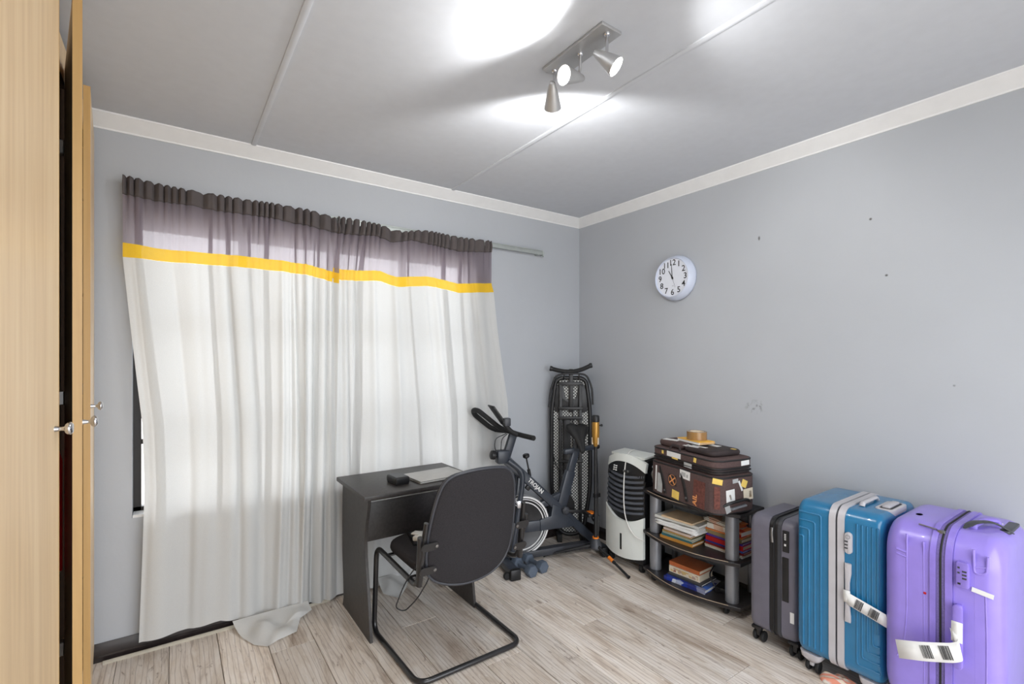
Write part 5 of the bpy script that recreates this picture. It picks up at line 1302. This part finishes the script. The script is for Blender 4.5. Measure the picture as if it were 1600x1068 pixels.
MB().tube([(p[0], -0.001, p[1] + pz) for p in rrect(pW + 0.006, pH + 0.006, 0.108, 7)], 0.0035, 6, closed=True).build('zip', 'rubber', Pp, 70)
MB().prism([(p[0] - 0.062, p[1] + 0.660) for p in rrect(0.034, 0.090, 0.008, 5)], XP - 0.016, XP + 0.002, axis=0, r=0.004).build('combination_lock', 'purple_part', Pp, 40)
bb = MB()
for zz in (0.674, 0.662, 0.650): bb.box((XP - 0.0168, -0.074, zz - 0.003), (XP - 0.0150, -0.062, zz + 0.003))
for zz in (0.685, 0.667): bb.box((XP - 0.0168, -0.056, zz - 0.003), (XP - 0.0150, -0.050, zz + 0.003))
bb.build('lock_digits', 'plastic_charcoal', Pp, 0)
MB().box((XP - 0.0168, -0.058, 0.626), (XP - 0.0150, -0.050, 0.632)).build('key_slot', 'plastic_black', Pp, 0)
MB().prism([(p[0] - 0.053, p[1] + 0.445) for p in rrect(0.027, 0.225, 0.013, 6)], XP - 0.034, XP - 0.020, axis=0, r=0.005).build('side_handle', 'purple_part', Pp, 40)
for zz in (0.540, 0.350): MB().box((XP - 0.024, -0.061, zz - 0.012), (XP + 0.002, -0.045, zz + 0.012), 0.003).build('handle_mount', 'purple_part', Pp)
MB().box((XP - 0.0035, -0.140, 0.606), (XP - 0.0025, -0.084, 0.622), 0, 1, Matrix.Translation((0, -0.112, 0.614)) @ Matrix.Rotation(R(8), 4, 'X') @ Matrix.Translation((0, 0.112, -0.614))).build('sticker', 'paper_white', Pp)
MB().box((XP - 0.002, 0.040, 0.548), (XP + 0.002, 0.048, 0.556), 0.001).build('red_mark', 'red_cloth', Pp)
topP = pz + pH / 2
MB().tube(fillet([(-0.10, -0.060, topP - 0.004), (-0.10, -0.062, topP + 0.014), (0.0, -0.075, topP + 0.018), (0.03, -0.105, topP + 0.014), (0.03, -0.11, topP - 0.004)], 0.03, 5), 0.013, 10, flat=0.6).build('top_handle', 'purple_part', Pp, 60)
MB().tube(fillet([(-0.14, -0.045, topP + 0.004), (-0.10, -0.062, topP + 0.024), (-0.03, -0.105, topP + 0.022), (-0.02, -0.155, topP - 0.010)], 0.03, 5), [0.005] + [0.014] * 12 + [0.008], 10, flat=0.25).build('handle_wrap', 'plastic_charcoal', Pp, 60)
MB().lathe([(0.022, 0.0), (0.022, 0.002), (0.018, 0.003), (0, 0.003)], 20, Matrix.Translation((-0.06, 0.105, topP - 0.003)) @ Matrix.Diagonal((1, 0.6, 1, 1))).build('badge', 'plastic_charcoal', Pp)
MB().box((-0.195, -0.005, 0.765), (-0.170, 0.018, 0.785), 0.003).tube([(-0.19, 0.02, 0.785), (-0.18, 0.075, 0.788)], 0.003, 8).build('zip_pull', 'steel', Pp)
MB().prism([(p[0] + 0.04, p[1] - 0.125) for p in rrect(0.16, 0.05, 0.012, 5)], topP - 0.012, topP - 0.001, axis=2, r=0.002).build('trolley_housing', 'plastic_charcoal', Pp, 40)
MB().box((0.03, -0.115, topP - 0.004), (0.06, -0.085, topP + 0.0005), 0.0005).build('sticker', 'paper_white', Pp)
for xx in (-0.165, 0.165):
    for yy in (0.115, -0.115): wheel_pair(Pp, xx, yy, m='plastic_charcoal', top=0.09)
tx = XP - 0.040
pt = ribbon([(tx + 0.004, -0.040, 0.4400), (tx - 0.004, -0.070, 0.4100), (tx - 0.012, -0.045, 0.3930), (tx - 0.030, 0.035, 0.3650), (tx - 0.036, 0.105, 0.3430)], (0, 0.012, 0.064), 'baggage_tag', 'paper_white', Pp)
ribbon([(tx + 0.004, -0.053, 0.5000), (tx + 0.002, -0.053, 0.4700), (tx + 0.002, -0.053, 0.4300)], (0, 0.030, 0), 'tag_loop', 'paper_white', pt)
d1 = Vector((-0.018, 0.080, -0.028)).normalized(); u1 = Vector((0, 0.184, 0.983)); u1 = (u1 - d1 * u1.dot(d1)).normalized()
Mb = frame((tx - 0.0185, -0.034, 0.3885), -d1 * -1, u1)
def bcode(origin, d, u, parent, w, h, seed):
    X = Vector(d); Y = Vector(u); nrm = X.cross(Y)
    if nrm.x > 0: X = -X; origin = Vector(origin) - X * w
    barcode(frame(Vector(origin) + X.cross(Y).normalized() * 0.0012, X, Y), parent, w, h, 10, seed)
bcode((tx - 0.0135, -0.042, 0.3920), d1, u1, pt, 0.030, 0.046, 3)
bcode((tx - 0.0245, 0.008, 0.3745), d1, u1, pt, 0.030, 0.044, 4)

# --- bits of cloth under the blue case
def lump(name, label, cat, c, sx, sy, h, m, seed):
    r_ = random.Random(seed); p1, p2 = r_.random() * 6, r_.random() * 6
    def fn(u, v):
        a = 2 * PI * u; k = math.sin(PI * 0.5 * v)
        rr = k * (1 + 0.14 * math.sin(3 * a + p1) + 0.06 * math.sin(7 * a + p2))
        return (sx * rr * math.cos(a), sy * rr * math.sin(a), max(0.001, h * (1 - v ** 2.2) * (0.75 + 0.35 * math.sin(5 * a + 6 * v + p2) * v)))
    o = MB().grid(fn, 40, 12).build(name, m, None, 60); o.location = c
    return tag(o, label, cat)
lump('striped_sock', 'orange and white striped cloth poking out under the blue suitcase', 'cloth', (-0.405, -2.085, 0.0005), 0.045, 0.085, 0.045, 'striped_cloth', 3)
